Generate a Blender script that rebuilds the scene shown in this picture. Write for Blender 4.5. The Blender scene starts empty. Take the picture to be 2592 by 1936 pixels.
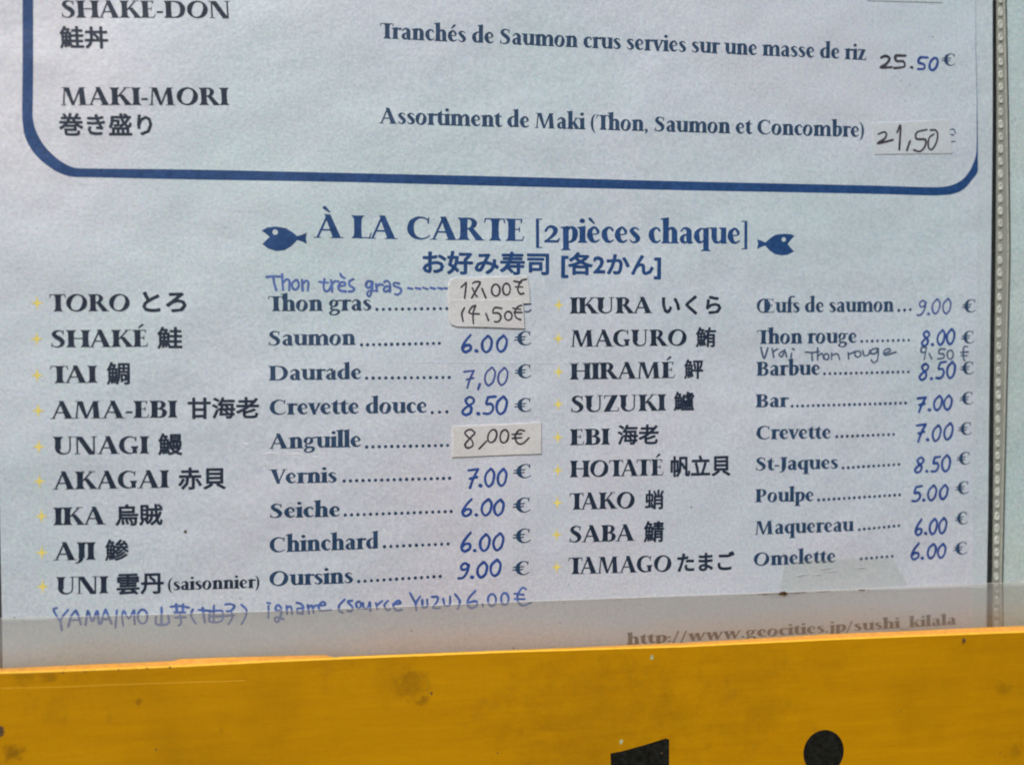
import bpy, math, random
from mathutils import Vector, Matrix
from mathutils.geometry import delaunay_2d_cdt as cdt
random.seed(7)
sc = bpy.context.scene
MM = 0.001
ZC = 1.45                                    # height of the menu's middle above the pavement

# ---------------------------------------------------------------- camera, sky, sun, exposure
YAW, PITCH, DIST = math.radians(10.8), math.radians(2.5), 0.252
fwd = Vector((math.sin(YAW)*math.cos(PITCH), math.cos(YAW)*math.cos(PITCH), -math.sin(PITCH)))
cam = bpy.data.cameras.new('camera')
cam_ob = bpy.data.objects.new('camera', cam); sc.collection.objects.link(cam_ob)
cam_ob.location = Vector((0, 0, ZC)) - fwd*DIST
cam_ob.rotation_euler = fwd.to_track_quat('-Z', 'Y').to_euler()
cam.sensor_fit = 'HORIZONTAL'; cam.sensor_width = 36; cam.lens = 36*2988/2592
cam.clip_start = 0.01; cam.clip_end = 50
cam.dof.use_dof = True; cam.dof.focus_distance = 0.251; cam.dof.aperture_fstop = 10.0
sc.camera = cam_ob

SUN_EL, SUN_AZ = math.radians(45), math.radians(213)   # azimuth measured from +Y, clockwise
world = bpy.data.worlds.new('World'); sc.world = world; world.use_nodes = True
wn = world.node_tree.nodes; wl = world.node_tree.links
bg = wn['Background']
sky = wn.new('ShaderNodeTexSky'); sky.sky_type = 'NISHITA'; sky.sun_disc = False
sky.sun_elevation = SUN_EL; sky.sun_rotation = SUN_AZ
sky.air_density = 1.0; sky.dust_density = 3.0; sky.ozone_density = 1.0
wl.new(sky.outputs[0], bg.inputs[0]); bg.inputs[1].default_value = 0.10
sun = bpy.data.lights.new('sun', 'SUN'); sun.energy = 2.0; sun.angle = math.radians(12); sun.color = (1, .985, .965)
sun_ob = bpy.data.objects.new('sun', sun); sc.collection.objects.link(sun_ob)
sd = Vector((math.sin(SUN_AZ)*math.cos(SUN_EL), math.cos(SUN_AZ)*math.cos(SUN_EL), math.sin(SUN_EL)))
sun_ob.rotation_euler = sd.to_track_quat('Z', 'Y').to_euler(); sun_ob.location = (0, -1, 3)
sc.view_settings.view_transform = 'Standard'; sc.view_settings.look = 'None'
sc.view_settings.exposure = 0.27; sc.view_settings.gamma = 1
sc.cycles.filter_width = 2.0
sc.cycles.max_bounces = 10; sc.cycles.transparent_max_bounces = 12

# ---------------------------------------------------------------- measured layout, millimetres on the page
DATA = {"latin":[["SHAKE-DON","k",-90.19,72.3,-57.71,73.76,3.42],["MAKI-MORI","k",-90.44,55.29,-58.5,56.4,3.51],["Tranchés de Saumon crus servies sur une masse de riz","n",-27.85,71.14,80.04,71.24,3.17],["Assortiment de Maki (Thon, Saumon et Concombre)","n",-27.93,53.78,80.07,54.22,3.2],["À LA CARTE","b",-41.32,30.07,2.41,29.99,4.76],["[2pièces chaque]","b",4.56,29.77,52.96,30.1,4.69],["TORO","k",-93.26,14.78,-77.9,14.9,3.45],["SHAKÉ","k",-93.15,7.68,-74.64,7.79,3.46],["TAI","k",-93.33,0.64,-84.66,0.65,3.46],["AMA-EBI","k",-93.22,-6.42,-69.3,-6.5,3.48],["UNAGI","k",-92.97,-13.51,-74.92,-13.68,3.56],["AKAGAI","k",-93.01,-20.53,-71.09,-20.65,3.58],["IKA","k",-93.14,-27.65,-83.42,-27.77,3.58],["AJI","k",-93.11,-34.71,-85.5,-34.81,3.58],["UNI","k",-92.85,-41.57,-83.18,-41.71,3.52],["(saisonnier)","k",-71.43,-41.6,-53.07,-41.76,2.45],["Thon gras","n",-50.9,14.98,-30.02,15.21,3.08],["Saumon","n",-50.96,7.97,-33.41,8.09,3.01],["Daurade","n",-50.87,0.86,-32.15,0.96,3.01],["Crevette douce","n",-50.93,-6.18,-18.49,-6.21,3.12],["Anguille","n",-50.83,-13.16,-32.31,-13.11,3.1],["Vernis","n",-50.89,-20.32,-37.41,-20.41,2.95],["Seiche","n",-51.04,-27.42,-36.72,-27.52,2.96],["Chinchard","n",-51.18,-34.53,-28.82,-34.5,3.13],["Oursins","n",-51.24,-41.51,-34.19,-41.54,3.06],["IKURA","k",12.53,14.68,30.82,14.82,3.49],["MAGURO","k",12.71,7.56,38.87,7.75,3.59],["HIRAMÉ","k",12.54,0.51,36.1,0.67,3.6],["SUZUKI","k",12.63,-6.55,33.87,-6.4,3.61],["EBI","k",12.54,-13.63,21.18,-13.61,3.51],["HOTATÉ","k",12.54,-20.55,33.55,-20.61,3.62],["TAKO","k",12.37,-27.56,27.09,-27.64,3.62],["SABA","k",12.29,-34.68,26.93,-34.75,3.62],["TAMAGO","k",12.12,-41.55,35.53,-41.86,3.64],["Œufs de saumon","n",54.95,14.97,87.8,15.33,3.09],["Thon rouge","n",55.1,8.07,78.91,8.28,3.09],["Barbue","n",55.07,1.06,70.1,1.13,3.09],["Bar","n",54.93,-5.96,62.42,-5.97,2.9],["Crevette","n",54.98,-13.09,72.83,-13.22,3.01],["St-Jaques","n",54.93,-20.05,74.62,-20.05,2.93],["Poulpe","n",54.98,-27.11,68.84,-27.23,2.93],["Maquereau","n",54.93,-34.36,78.52,-34.34,3.04],["Omelette","n",54.6,-41.35,74.24,-41.29,2.95],["http://www.geocities.jp/sushi_kilala","n",25.21,-57.58,104.36,-56.94,2.24]],
 "euro":[[98.61,70.81,102.05,70.87,2.82],[0.33,7.76,4.03,7.92,3.11],[0.41,0.78,4.02,0.92,3.03],[0.31,-6.39,4.02,-6.27,3.04],[0.04,-20.58,4.01,-20.43,3.06],[-0.06,-27.96,3.83,-27.82,3.31],[-0.06,-34.51,3.83,-34.39,3.16],[-0.15,-41.41,3.57,-41.3,3.07],[104.99,15.12,108.5,15.22,3.08],[104.94,7.96,108.26,8.13,2.99],[104.88,0.87,108.3,1.03,3.01],[104.91,-6.14,108.34,-5.91,3.01],[104.63,-13.16,108.06,-12.94,3.02],[104.34,-20.0,107.78,-19.81,3.03],[104.15,-26.86,107.58,-26.59,3.03],[104.15,-33.92,107.39,-33.66,3.03],[103.74,-40.89,107.39,-40.66,3.03]],
 "cjk":[["鮭丼","k",-90.43,66.34,-81.29,66.65,4.4],["巻き盛り","k",-90.82,49.3,-73.07,49.75,4.51],["お好み寿司","b",-19.2,22.8,8.01,22.8,4.99],["[各2かん]","b",10.61,22.27,32.94,22.12,5.61],["とろ","k",-75.55,14.67,-66.9,14.7,4.2],["鮭","k",-72.74,7.39,-67.83,7.37,4.45],["鯛","k",-82.56,0.24,-78.09,0.2,4.58],["甘海老","k",-66.98,-6.85,-52.83,-6.89,4.43],["鰻","k",-72.85,-14.04,-68.07,-14.13,4.48],["赤貝","k",-69.01,-21.18,-59.59,-21.25,4.59],["烏賊","k",-81.3,-28.15,-72.11,-28.26,4.41],["鯵","k",-83.38,-35.16,-78.81,-35.24,4.4],["雲丹","k",-81.28,-42.18,-72.06,-42.23,4.35],["いくら","k",33.15,14.48,46.85,14.51,4.31],["鮪","k",40.96,7.4,45.61,7.39,4.42],["鮃","k",38.27,0.48,42.73,0.45,4.33],["鱸","k",35.94,-6.51,40.67,-6.57,4.25],["海老","k",23.22,-13.74,32.54,-13.74,4.4],["帆立貝","k",35.27,-21.08,49.18,-21.06,4.72],["蛸","k",29.43,-28.01,33.76,-28.05,4.34],["鯖","k",29.18,-35.21,33.78,-35.28,4.7],["たまご","k",36.89,-42.04,50.23,-42.11,4.32]],
 "dots":[[12,-28.71,15.46,-14.06,15.68],[14,-31.94,8.09,-15.67,8.38],[14,-30.92,1.19,-13.6,1.22],[3,-17.23,-6.15,-14.13,-6.02],[14,-31.0,-13.13,-13.99,-13.12],[18,-35.7,-20.12,-13.59,-20.08],[18,-35.5,-27.23,-13.27,-27.14],[11,-27.41,-34.13,-13.97,-34.02],[14,-32.8,-41.26,-15.67,-40.87],[3,89.26,15.61,92.1,15.8],[10,80.25,8.64,91.83,8.89],[17,71.34,1.38,91.85,1.69],[23,63.64,-5.8,91.27,-5.42],[12,74.45,-12.8,88.42,-12.51],[12,76.06,-19.9,89.79,-19.4],[17,70.18,-27.0,90.07,-26.38],[9,80.17,-34.03,89.96,-33.45],[7,80.72,-40.73,88.36,-40.39]],
 "stars":[[-95.45,16.48],[-95.64,9.4],[-95.68,2.22],[-95.57,-4.75],[-95.62,-11.89],[-95.59,-18.81],[-95.34,-25.76],[-95.4,-33.05],[-95.37,-39.88],[10.09,16.53],[10.01,9.35],[10.09,2.23],[10.01,-4.73],[9.92,-11.87],[9.92,-18.95],[9.83,-25.95],[9.66,-32.87],[9.66,-39.91]],
 "hand":[["6.00","h",-10.72,6.41,-0.95,6.63,3.77],["7,00","h2",-10.49,-0.8,-0.79,-0.56,4.02],["8.50","h",-10.76,-6.65,-0.98,-6.79,3.94],["7.00","h",-9.88,-22.11,-1.0,-22.0,3.96],["6.00","h",-10.82,-28.14,-1.78,-28.25,3.55],["6.00","h",-11.09,-35.85,-1.79,-35.76,3.81],["9.00","h",-11.7,-41.45,-2.48,-41.31,3.48],["9.00","h2",93.89,14.63,102.4,15.02,3.51],["8.00","h",95.1,7.62,103.64,7.96,3.7],["8.50","h",94.64,-0.13,103.79,0.16,4.07],["7.00","h",94.16,-7.31,103.32,-7.16,3.54],["7.00","h",93.87,-14.23,103.44,-14.05,4.0],["8.50","h",93.87,-21.49,102.85,-21.16,3.82],["5.00","h",93.26,-28.1,102.34,-27.64,3.56],["6.00","h",94.25,-35.73,102.15,-35.55,3.65],["6.00","h",93.22,-41.39,102.23,-41.2,3.57]],
 "frame_out":[[-97.1,84.61],[-97.32,70.9],[-97.46,61.72],[-97.64,54.82],[-97.61,52.13],[-97.22,49.07],[-96.09,46.57],[-94.65,44.75],[-92.98,43.33],[-90.93,42.07],[-88.42,41.35],[-84.25,41.33],[-64.53,41.36],[-35.86,41.57],[0.28,41.54],[37.76,41.54],[81.54,41.7],[95.11,41.64],[100.22,41.84],[102.69,42.26],[105.05,43.38],[106.89,45.4],[109.01,48.68],[109.04,55.84],[108.65,63.86],[108.22,74.33],[107.68,91.31]],
 "frame_in":[[-95.13,84.72],[-95.35,70.99],[-95.49,61.8],[-95.67,54.88],[-95.7,52.81],[-95.29,50.59],[-94.44,48.61],[-93.29,46.87],[-91.77,45.29],[-90.16,44.1],[-88.09,43.18],[-84.22,43.08],[-64.51,43.34],[-35.85,43.43],[0.28,43.53],[37.74,43.46],[81.5,43.55],[95.07,43.51],[99.89,43.71],[102.64,44.4],[104.7,45.61],[106.35,47.53],[107.39,49.8],[107.84,51.78],[107.86,55.8],[107.69,63.82],[107.19,74.29],[106.58,91.24]],
 "trace":{"tres":[[[-51.09,21.97],[-49.54,22.11],[-48.0,22.02]],[[-49.74,21.85],[-49.56,20.54],[-49.18,19.3]],[[-47.99,22.52],[-47.94,21.08],[-47.83,19.31]],[[-47.75,20.88],[-47.1,21.54],[-46.52,21.09],[-46.6,19.25]],[[-45.29,21.36],[-46.01,20.63],[-45.82,19.65],[-45.17,19.46],[-44.65,20.18],[-44.84,21.17],[-45.29,21.36]],[[-43.99,21.44],[-43.88,19.27]],[[-43.8,20.72],[-43.21,21.25],[-42.7,20.92],[-42.84,19.21]],[[-40.48,21.07],[-39.56,20.95],[-38.65,20.95]],[[-39.43,21.61],[-39.63,20.22],[-39.32,19.17],[-38.53,19.37],[-38.13,20.23]],[[-38.12,21.42],[-37.93,20.23],[-37.88,19.04]],[[-37.73,20.76],[-37.34,21.23],[-36.61,21.17]],[[-36.55,20.18],[-35.37,20.38],[-35.3,20.91],[-36.02,20.97],[-36.62,20.18],[-36.3,19.32],[-35.11,19.13]],[[-36.21,22.76],[-35.95,22.23],[-35.36,21.84]],[[-33.51,21.66],[-34.31,21.19],[-34.31,20.39],[-33.39,19.74],[-33.66,19.2],[-34.45,19.13]],[[-29.81,21.22],[-30.61,21.22],[-30.94,20.42],[-30.55,19.89],[-29.95,20.23],[-29.61,21.09],[-29.75,19.49],[-29.96,18.56],[-30.29,18.09],[-30.69,18.56],[-30.35,19.22],[-29.02,19.3]],[[-28.88,20.7],[-28.69,19.24]],[[-28.62,20.3],[-28.08,20.64],[-27.42,20.51]],[[-27.15,21.11],[-26.75,21.38],[-26.08,20.99],[-25.95,20.05],[-26.02,19.12]],[[-26.02,20.19],[-26.89,20.18],[-27.29,19.51],[-26.89,19.11],[-26.09,19.52]],[[-24.07,20.8],[-25.01,21.0],[-25.15,20.39],[-23.81,19.8],[-23.68,19.13],[-24.35,18.53],[-24.95,18.66]],[[-22.19,19.92],[-21.25,19.75]],[[-20.58,19.93],[-19.63,19.76]],[[-19.09,20.0],[-18.08,19.71]],[[-17.47,20.01],[-16.52,19.79]],[[-15.97,20.02],[-15.09,19.8]],[[-14.55,19.92],[-14.07,19.9]]],
 "twelve":[[[-11.05,20.15],[-10.3,20.83],[-9.96,20.9],[-10.31,17.86]],[[-8.59,20.98],[-7.97,21.32],[-7.01,21.19],[-7.56,20.04],[-8.8,17.93]],[[-8.66,20.03],[-8.11,18.82],[-7.7,18.28]],[[-6.6,19.91],[-5.78,17.95]],[[-3.85,20.8],[-3.29,20.74],[-2.87,20.24],[-2.75,19.49],[-2.96,18.78],[-3.44,18.37],[-3.99,18.44],[-4.41,18.94],[-4.54,19.69],[-4.32,20.4],[-3.85,20.8]],[[-1.51,21.0],[-1.02,20.94],[-0.64,20.44],[-0.53,19.71],[-0.72,19.01],[-1.15,18.62],[-1.65,18.68],[-2.02,19.17],[-2.13,19.91],[-1.94,20.6],[-1.51,21.0]],[[2.95,21.95],[1.83,21.6],[1.28,20.5],[1.14,19.55],[1.69,18.81],[2.39,18.95]],[[0.3,21.52],[1.83,21.26]],[[0.65,20.3],[2.18,20.31]]],
 "fourteen":[[[-10.38,15.83],[-10.93,14.61],[-10.66,12.99]],[[-7.98,16.31],[-8.8,15.97],[-9.35,14.75],[-7.23,14.56]],[[-7.98,16.31],[-8.53,14.62],[-8.47,12.52]],[[-5.78,14.63],[-5.23,13.2]],[[-2.4,15.73],[-3.85,15.92],[-4.27,14.77],[-3.16,14.77],[-2.54,13.96],[-3.02,13.0],[-3.92,12.94]],[[-1.12,15.07],[-0.64,15.02],[-0.27,14.65],[-0.16,14.09],[-0.35,13.56],[-0.77,13.26],[-1.25,13.31],[-1.62,13.69],[-1.73,14.24],[-1.54,14.77],[-1.12,15.07]],[[1.9,16.42],[1.0,16.01],[0.44,14.92],[0.72,13.83],[1.7,13.35]],[[0.03,15.8],[1.7,15.54]],[[0.3,14.92],[1.97,14.92]]],
 "remnant":[[[2.56,16.57],[4.03,16.71]],[[2.7,15.1],[3.47,15.04],[4.0,15.48]]],
 "remnant2":[[[101.15,56.57],[102.1,56.67],[102.46,55.78]],[[100.98,55.56],[102.03,55.39]],[[101.59,53.9],[102.39,53.97]]],
 "yam":[[[-92.72,-44.28],[-93.4,-44.57],[-92.75,-46.03],[-92.09,-46.97]],[[-90.64,-44.75],[-91.71,-46.07],[-92.09,-46.97],[-91.88,-48.8]],[[-90.58,-48.08],[-90.05,-46.01],[-89.17,-44.94]],[[-89.17,-44.94],[-88.58,-46.34],[-88.24,-47.79]],[[-90.31,-46.85],[-88.47,-46.86]],[[-87.32,-47.96],[-87.08,-46.4],[-86.84,-45.04],[-86.01,-47.23],[-85.11,-45.24],[-84.88,-46.49],[-84.76,-47.94]],[[-84.31,-47.83],[-83.95,-46.27],[-83.43,-44.98]],[[-83.43,-44.98],[-82.9,-46.31],[-82.3,-47.91]],[[-84.15,-46.92],[-82.6,-46.98]],[[-81.27,-45.2],[-81.57,-48.73]],[[-80.07,-48.4],[-80.29,-46.69],[-79.9,-45.39],[-78.99,-47.01],[-77.96,-45.34],[-77.9,-46.79],[-77.84,-48.24]],[[-76.49,-45.31],[-75.91,-45.41],[-75.48,-46.01],[-75.36,-46.89],[-75.6,-47.7],[-76.1,-48.15],[-76.68,-48.04],[-77.11,-47.44],[-77.23,-46.56],[-76.99,-45.75],[-76.49,-45.31]],[[-72.57,-45.04],[-72.61,-48.34]],[[-73.66,-46.84],[-73.56,-48.43],[-71.29,-48.4],[-71.27,-46.81]],[[-70.74,-44.92],[-68.97,-44.86],[-67.2,-45.26]],[[-69.72,-44.43],[-69.59,-45.69]],[[-68.33,-44.55],[-68.41,-45.74]],[[-70.0,-46.14],[-67.97,-46.22]],[[-69.88,-47.2],[-67.86,-47.22]],[[-68.99,-46.25],[-68.76,-48.38],[-69.27,-48.88]],[[-66.41,-45.69],[-66.81,-46.87],[-65.87,-48.64]],[[-65.33,-45.81],[-62.91,-46.11]],[[-64.5,-45.44],[-64.09,-48.45]],[[-62.26,-45.07],[-62.3,-48.26]],[[-63.04,-46.37],[-63.07,-48.3],[-60.76,-48.33],[-60.61,-46.27],[-62.91,-46.24]],[[-63.05,-47.3],[-60.75,-47.33]],[[-59.96,-44.9],[-58.93,-44.88],[-58.16,-45.38],[-58.94,-46.28],[-59.72,-46.31]],[[-58.82,-46.42],[-58.57,-47.63],[-59.36,-49.06]],[[-59.98,-47.3],[-58.18,-47.25]],[[-56.75,-45.11],[-55.73,-46.29],[-56.0,-47.74],[-56.79,-49.18]],[[-51.57,-44.93],[-50.92,-45.09]],[[-51.32,-45.54],[-51.34,-48.09]],[[-48.72,-46.19],[-49.23,-45.5],[-49.82,-45.81],[-49.77,-46.61],[-48.85,-46.72],[-48.73,-47.27],[-49.39,-48.98],[-50.04,-48.68],[-49.78,-48.02],[-48.35,-48.49]],[[-47.67,-45.7],[-47.55,-47.45]],[[-47.41,-46.05],[-46.76,-45.94],[-46.51,-47.5]],[[-45.57,-45.19],[-44.79,-45.42],[-44.27,-46.12],[-44.41,-47.59]],[[-44.4,-46.38],[-45.45,-46.47],[-45.33,-47.42],[-44.41,-47.32]],[[-43.35,-45.75],[-43.1,-47.52]],[[-43.09,-46.1],[-42.43,-46.0],[-42.17,-47.42]],[[-42.17,-46.14],[-41.24,-45.91],[-40.98,-47.07]],[[-40.83,-45.95],[-39.73,-45.89],[-40.17,-45.19],[-41.05,-45.94],[-40.73,-46.97],[-38.53,-46.96]],[[-35.75,-44.94],[-36.86,-46.13],[-36.87,-47.26],[-36.1,-47.74]],[[-34.2,-45.23],[-35.09,-45.42],[-34.09,-46.7],[-34.43,-47.48],[-35.1,-47.34]],[[-32.98,-45.48],[-32.67,-45.53],[-32.45,-45.84],[-32.38,-46.28],[-32.5,-46.68],[-32.76,-46.9],[-33.06,-46.85],[-33.29,-46.55],[-33.36,-46.11],[-33.24,-45.7],[-32.98,-45.48]],[[-31.97,-45.78],[-31.76,-46.92],[-30.86,-46.85],[-30.52,-45.73],[-30.42,-47.55]],[[-29.29,-45.9],[-28.96,-47.27]],[[-28.96,-46.37],[-27.95,-45.62]],[[-26.71,-45.56],[-27.5,-46.55],[-26.83,-47.6],[-26.27,-47.4]],[[-25.7,-46.35],[-24.12,-46.24],[-24.57,-45.65],[-25.59,-46.52],[-25.03,-47.68],[-23.79,-47.62]],[[-22.08,-44.16],[-20.96,-46.27]],[[-19.93,-44.94],[-20.84,-46.39],[-20.73,-47.88]],[[-19.48,-45.76],[-19.37,-47.25],[-18.46,-47.18],[-18.45,-45.69]],[[-17.43,-45.17],[-16.29,-45.22],[-16.29,-46.13],[-17.21,-47.47],[-15.72,-47.65]],[[-15.03,-45.73],[-14.69,-47.12],[-13.66,-47.05],[-13.54,-45.22]],[[-12.5,-44.81],[-11.47,-46.35],[-11.94,-48.05]],[[-8.12,-44.3],[-9.51,-45.74],[-9.75,-47.34],[-8.82,-47.96],[-7.78,-47.43],[-8.01,-46.5],[-9.63,-46.77]],[[-6.62,-47.07],[-6.51,-47.72]],[[-4.73,-45.15],[-4.19,-45.24],[-3.77,-45.78],[-3.65,-46.57],[-3.86,-47.3],[-4.33,-47.69],[-4.88,-47.6],[-5.29,-47.06],[-5.41,-46.27],[-5.2,-45.55],[-4.73,-45.15]],[[-1.92,-45.04],[-1.42,-45.13],[-1.03,-45.67],[-0.92,-46.46],[-1.12,-47.19],[-1.55,-47.58],[-2.05,-47.49],[-2.43,-46.95],[-2.55,-46.17],[-2.35,-45.44],[-1.92,-45.04]],[[2.95,-44.43],[2.13,-44.04],[1.19,-45.28],[1.08,-46.9],[2.13,-47.88],[4.01,-47.38]],[[0.37,-45.25],[2.37,-45.56]],[[0.37,-46.4],[2.6,-46.5]]],
 "vrai":[[[56.11,7.29],[56.89,4.91],[57.75,7.17]],[[58.76,7.04],[59.16,5.14]],[[59.02,6.33],[60.03,6.99]],[[61.81,6.8],[60.42,5.85],[61.06,5.25],[61.81,6.44],[62.21,5.24]],[[63.59,7.03],[63.98,6.79]],[[63.4,6.08],[63.23,5.0]],[[66.67,6.26],[68.46,6.18],[70.0,6.36]],[[68.21,6.06],[68.35,4.38]],[[69.61,7.13],[69.64,4.49]],[[69.76,5.45],[70.65,5.93],[71.1,4.73]],[[71.57,5.86],[71.95,5.82],[72.25,5.55],[72.34,5.15],[72.19,4.76],[71.87,4.55],[71.49,4.59],[71.19,4.86],[71.1,5.26],[71.25,5.65],[71.57,5.86]],[[72.98,6.04],[72.99,4.6]],[[73.11,5.51],[74.4,5.84],[74.94,4.54]],[[77.0,6.15],[77.15,4.7]],[[77.26,5.74],[78.69,6.34]],[[79.17,6.44],[79.62,6.4],[79.97,6.13],[80.08,5.72],[79.91,5.33],[79.52,5.12],[79.07,5.15],[78.73,5.43],[78.62,5.84],[78.79,6.22],[79.17,6.44]],[[80.52,6.5],[80.92,5.41],[81.97,5.65],[82.27,6.61]],[[84.05,7.09],[82.74,6.73],[82.54,5.89],[83.8,6.0],[84.32,7.02],[84.22,4.55],[83.31,3.82],[82.64,4.43]],[[85.65,5.88],[87.23,6.36],[86.95,6.96],[85.77,6.48],[86.05,5.51],[88.69,6.18]],[[96.27,7.13],[95.2,7.31],[94.95,6.21],[96.02,6.2],[96.27,7.13],[95.78,4.49]],[[96.97,5.83],[97.66,4.61]],[[100.99,6.8],[99.64,6.8],[99.53,5.82],[100.61,5.7],[100.63,4.84],[99.15,4.6]],[[102.1,6.57],[102.57,6.52],[102.93,6.1],[103.05,5.48],[102.88,4.89],[102.48,4.56],[102.01,4.62],[101.65,5.04],[101.53,5.66],[101.7,6.24],[102.1,6.57]],[[106.68,7.35],[105.73,7.28],[105.64,4.94],[106.07,4.07]],[[104.94,6.05],[106.85,6.17]],[[105.09,5.31],[106.59,5.3]]],
 "two5":[[[83.88,71.97],[84.99,72.36],[85.93,71.8],[85.03,70.5],[83.83,69.77],[86.52,69.97]],[[89.84,72.65],[87.41,72.5],[87.65,71.37],[89.3,71.36],[89.51,70.18],[87.09,69.77]],[[91.2,70.16],[91.54,70.06]]],
 "five0":[[[95.29,72.47],[93.41,72.39],[93.05,71.26],[94.38,70.9],[94.4,69.96],[92.9,69.81]],[[96.87,72.42],[97.43,72.37],[97.73,71.83],[97.66,71.01],[97.23,70.21],[96.62,69.75],[96.05,69.8],[95.75,70.34],[95.83,71.16],[96.26,71.96],[96.87,72.42]]],
 "twone":[[[83.44,54.98],[84.83,55.53],[85.43,55.04],[84.94,54.0],[83.38,52.93],[86.99,53.81]],[[88.0,55.46],[88.81,57.02],[88.61,51.72]],[[91.21,53.68],[90.49,51.6]],[[95.3,56.37],[92.86,55.69],[92.79,54.24],[94.96,54.13],[94.89,52.59],[93.68,51.44],[92.18,51.74]],[[96.24,56.31],[97.57,56.27],[98.02,55.08],[97.62,53.35],[96.6,51.95],[95.74,52.61],[95.9,54.5],[97.02,55.4]]],
 "eight":[[[-8.17,-10.48],[-9.16,-9.8],[-10.32,-10.38],[-9.83,-11.27],[-8.84,-12.1],[-8.67,-13.25],[-9.73,-13.73],[-10.33,-13.0],[-9.5,-11.93],[-8.27,-10.74]],[[-5.69,-12.32],[-7.28,-13.94]],[[-4.4,-9.95],[-3.84,-10.03],[-3.51,-10.59],[-3.55,-11.42],[-3.94,-12.2],[-4.52,-12.64],[-5.08,-12.55],[-5.4,-11.99],[-5.36,-11.16],[-4.98,-10.38],[-4.4,-9.95]],[[-1.92,-10.05],[-1.38,-10.13],[-1.01,-10.7],[-0.97,-11.53],[-1.27,-12.32],[-1.79,-12.75],[-2.34,-12.67],[-2.7,-12.1],[-2.74,-11.27],[-2.45,-10.49],[-1.92,-10.05]],[[2.5,-10.32],[1.33,-10.13],[0.49,-11.44],[0.99,-12.87],[2.17,-13.02],[3.51,-11.82]],[[-0.18,-11.03],[1.83,-10.9]],[[-0.08,-11.86],[1.93,-11.73]]]},"stk":{"a":[[-12.48,22.15],[-8.28,22.26],[3.28,22.7],[3.71,20.02],[3.88,16.83],[-8.29,16.45],[-13.83,16.43],[-13.82,20.56],[-13.4,21.64]],
 "b":[[-13.75,17.5],[-5.76,17.67],[2.33,17.75],[2.5,14.56],[2.67,11.46],[-5.77,11.7],[-12.0,11.87],[-13.18,12.28],[-13.68,13.28]],
 "c":[[-12.96,-9.13],[-3.21,-8.86],[6.33,-8.58],[6.34,-15.29],[-3.22,-15.52],[-13.06,-15.66]],
 "d":[[81.68,57.41],[90.81,58.06],[100.73,58.83],[101.85,51.21],[91.89,50.8],[82.64,50.46]],
 "e":[[80.73,90.65],[98.02,91.09],[98.71,84.81],[89.42,84.51],[80.16,84.29]],
 "tape":[[62.05,-41.29],[68.2,-40.44],[79.72,-40.5],[88.68,-41.01],[90.1,-43.52],[92.22,-47.07],[82.73,-47.32],[69.24,-47.4],[62.59,-47.48],[61.17,-46.62]]},"edge":[[106.68,91.25],[107.3,74.29],[107.68,67.02],[108.02,59.38],[108.4,47.77],[108.89,28.89]],
 "paper_left":[[-103.1,-24.3],[-103.19,-36.9],[-102.99,-45.62],[-102.9,-55.97]],
 "corners":[[-101.44,75.32],[119.48,86.76],[123.22,-91.5],[-104.12,-75.61]],
 "guard_top":[[-107.71,-45.67],[-103.32,-45.76],[-80.89,-46.19],[-55.57,-46.68],[-25.25,-46.96],[4.7,-46.99],[38.04,-47.21],[59.78,-47.41],[92.18,-47.49],[121.48,-47.48],[128.47,-47.48]],
 "plate_back":[[-106.84,-54.58],[-102.52,-54.58],[-87.88,-54.66],[-69.85,-54.83],[-68.78,-54.49],[-60.64,-54.59],[-49.72,-54.88],[-39.81,-55.19],[-38.22,-55.77],[-36.69,-55.64],[-0.71,-56.13],[36.62,-56.47],[52.22,-56.38],[70.81,-56.23],[89.91,-56.44],[104.58,-56.51],[118.75,-56.63],[125.63,-56.68]],
 "plate_front":[[-106.23,-54.51],[-101.96,-54.6],[-97.72,-54.75],[-80.1,-55.01],[-67.44,-55.14],[-49.7,-55.12],[-40.21,-55.22],[-36.8,-55.24],[-1.19,-55.68],[35.76,-56.46],[69.6,-56.59],[117.06,-57.2],[123.88,-57.35]],
 "one":[[19.78,-78.76],[22.48,-78.43],[26.94,-77.53],[32.05,-76.32],[32.85,-76.63],[32.99,-113.81],[24.03,-112.98],[23.9,-83.5],[19.97,-82.96]],
 "dot":[[68.49,-81.8],[73.28,-82.13]],
 "dark0":[[111.25,89.95],[111.94,59.62],[112.35,28.5],[112.59,0.72],[112.79,-30.56],[112.71,-47.24],[112.57,-55.6]],
 "dark1":[[112.24,90.0],[112.94,59.65],[113.36,28.51],[113.5,0.71],[113.81,-30.59],[113.93,-47.28],[113.99,-55.67]],
 "strip1":[[114.51,89.98],[115.82,59.66],[116.85,28.52],[116.71,0.71],[116.53,-30.59],[116.46,-47.28],[116.52,-55.66]],
 "fishL":[[-52.01,31.35],[-50.93,32.0],[-49.23,32.24],[-47.23,31.96],[-45.84,31.14],[-44.91,30.37],[-43.98,30.63],[-42.95,31.09],[-43.14,29.92],[-42.96,28.82],[-43.99,29.28],[-44.92,29.55],[-46.02,28.31],[-47.42,27.44],[-49.12,27.23],[-50.66,27.71],[-51.88,28.63],[-51.2,29.33],[-50.39,30.13],[-51.25,30.83]],
 "eyeL":[[-49.3,31.08],[-48.59,31.1]],
 "fishR":[[63.81,32.02],[62.89,32.42],[61.25,32.49],[59.26,32.22],[58.0,31.42],[56.92,30.49],[56.02,30.89],[55.0,31.14],[55.23,30.13],[55.02,29.01],[56.03,29.53],[56.93,29.81],[58.03,28.71],[59.31,27.94],[60.77,27.72],[62.22,27.84],[63.75,28.61],[62.86,29.45],[62.19,30.22],[62.91,31.15]],
 "eyeR":[[61.27,31.23],[61.92,31.24]],
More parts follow.
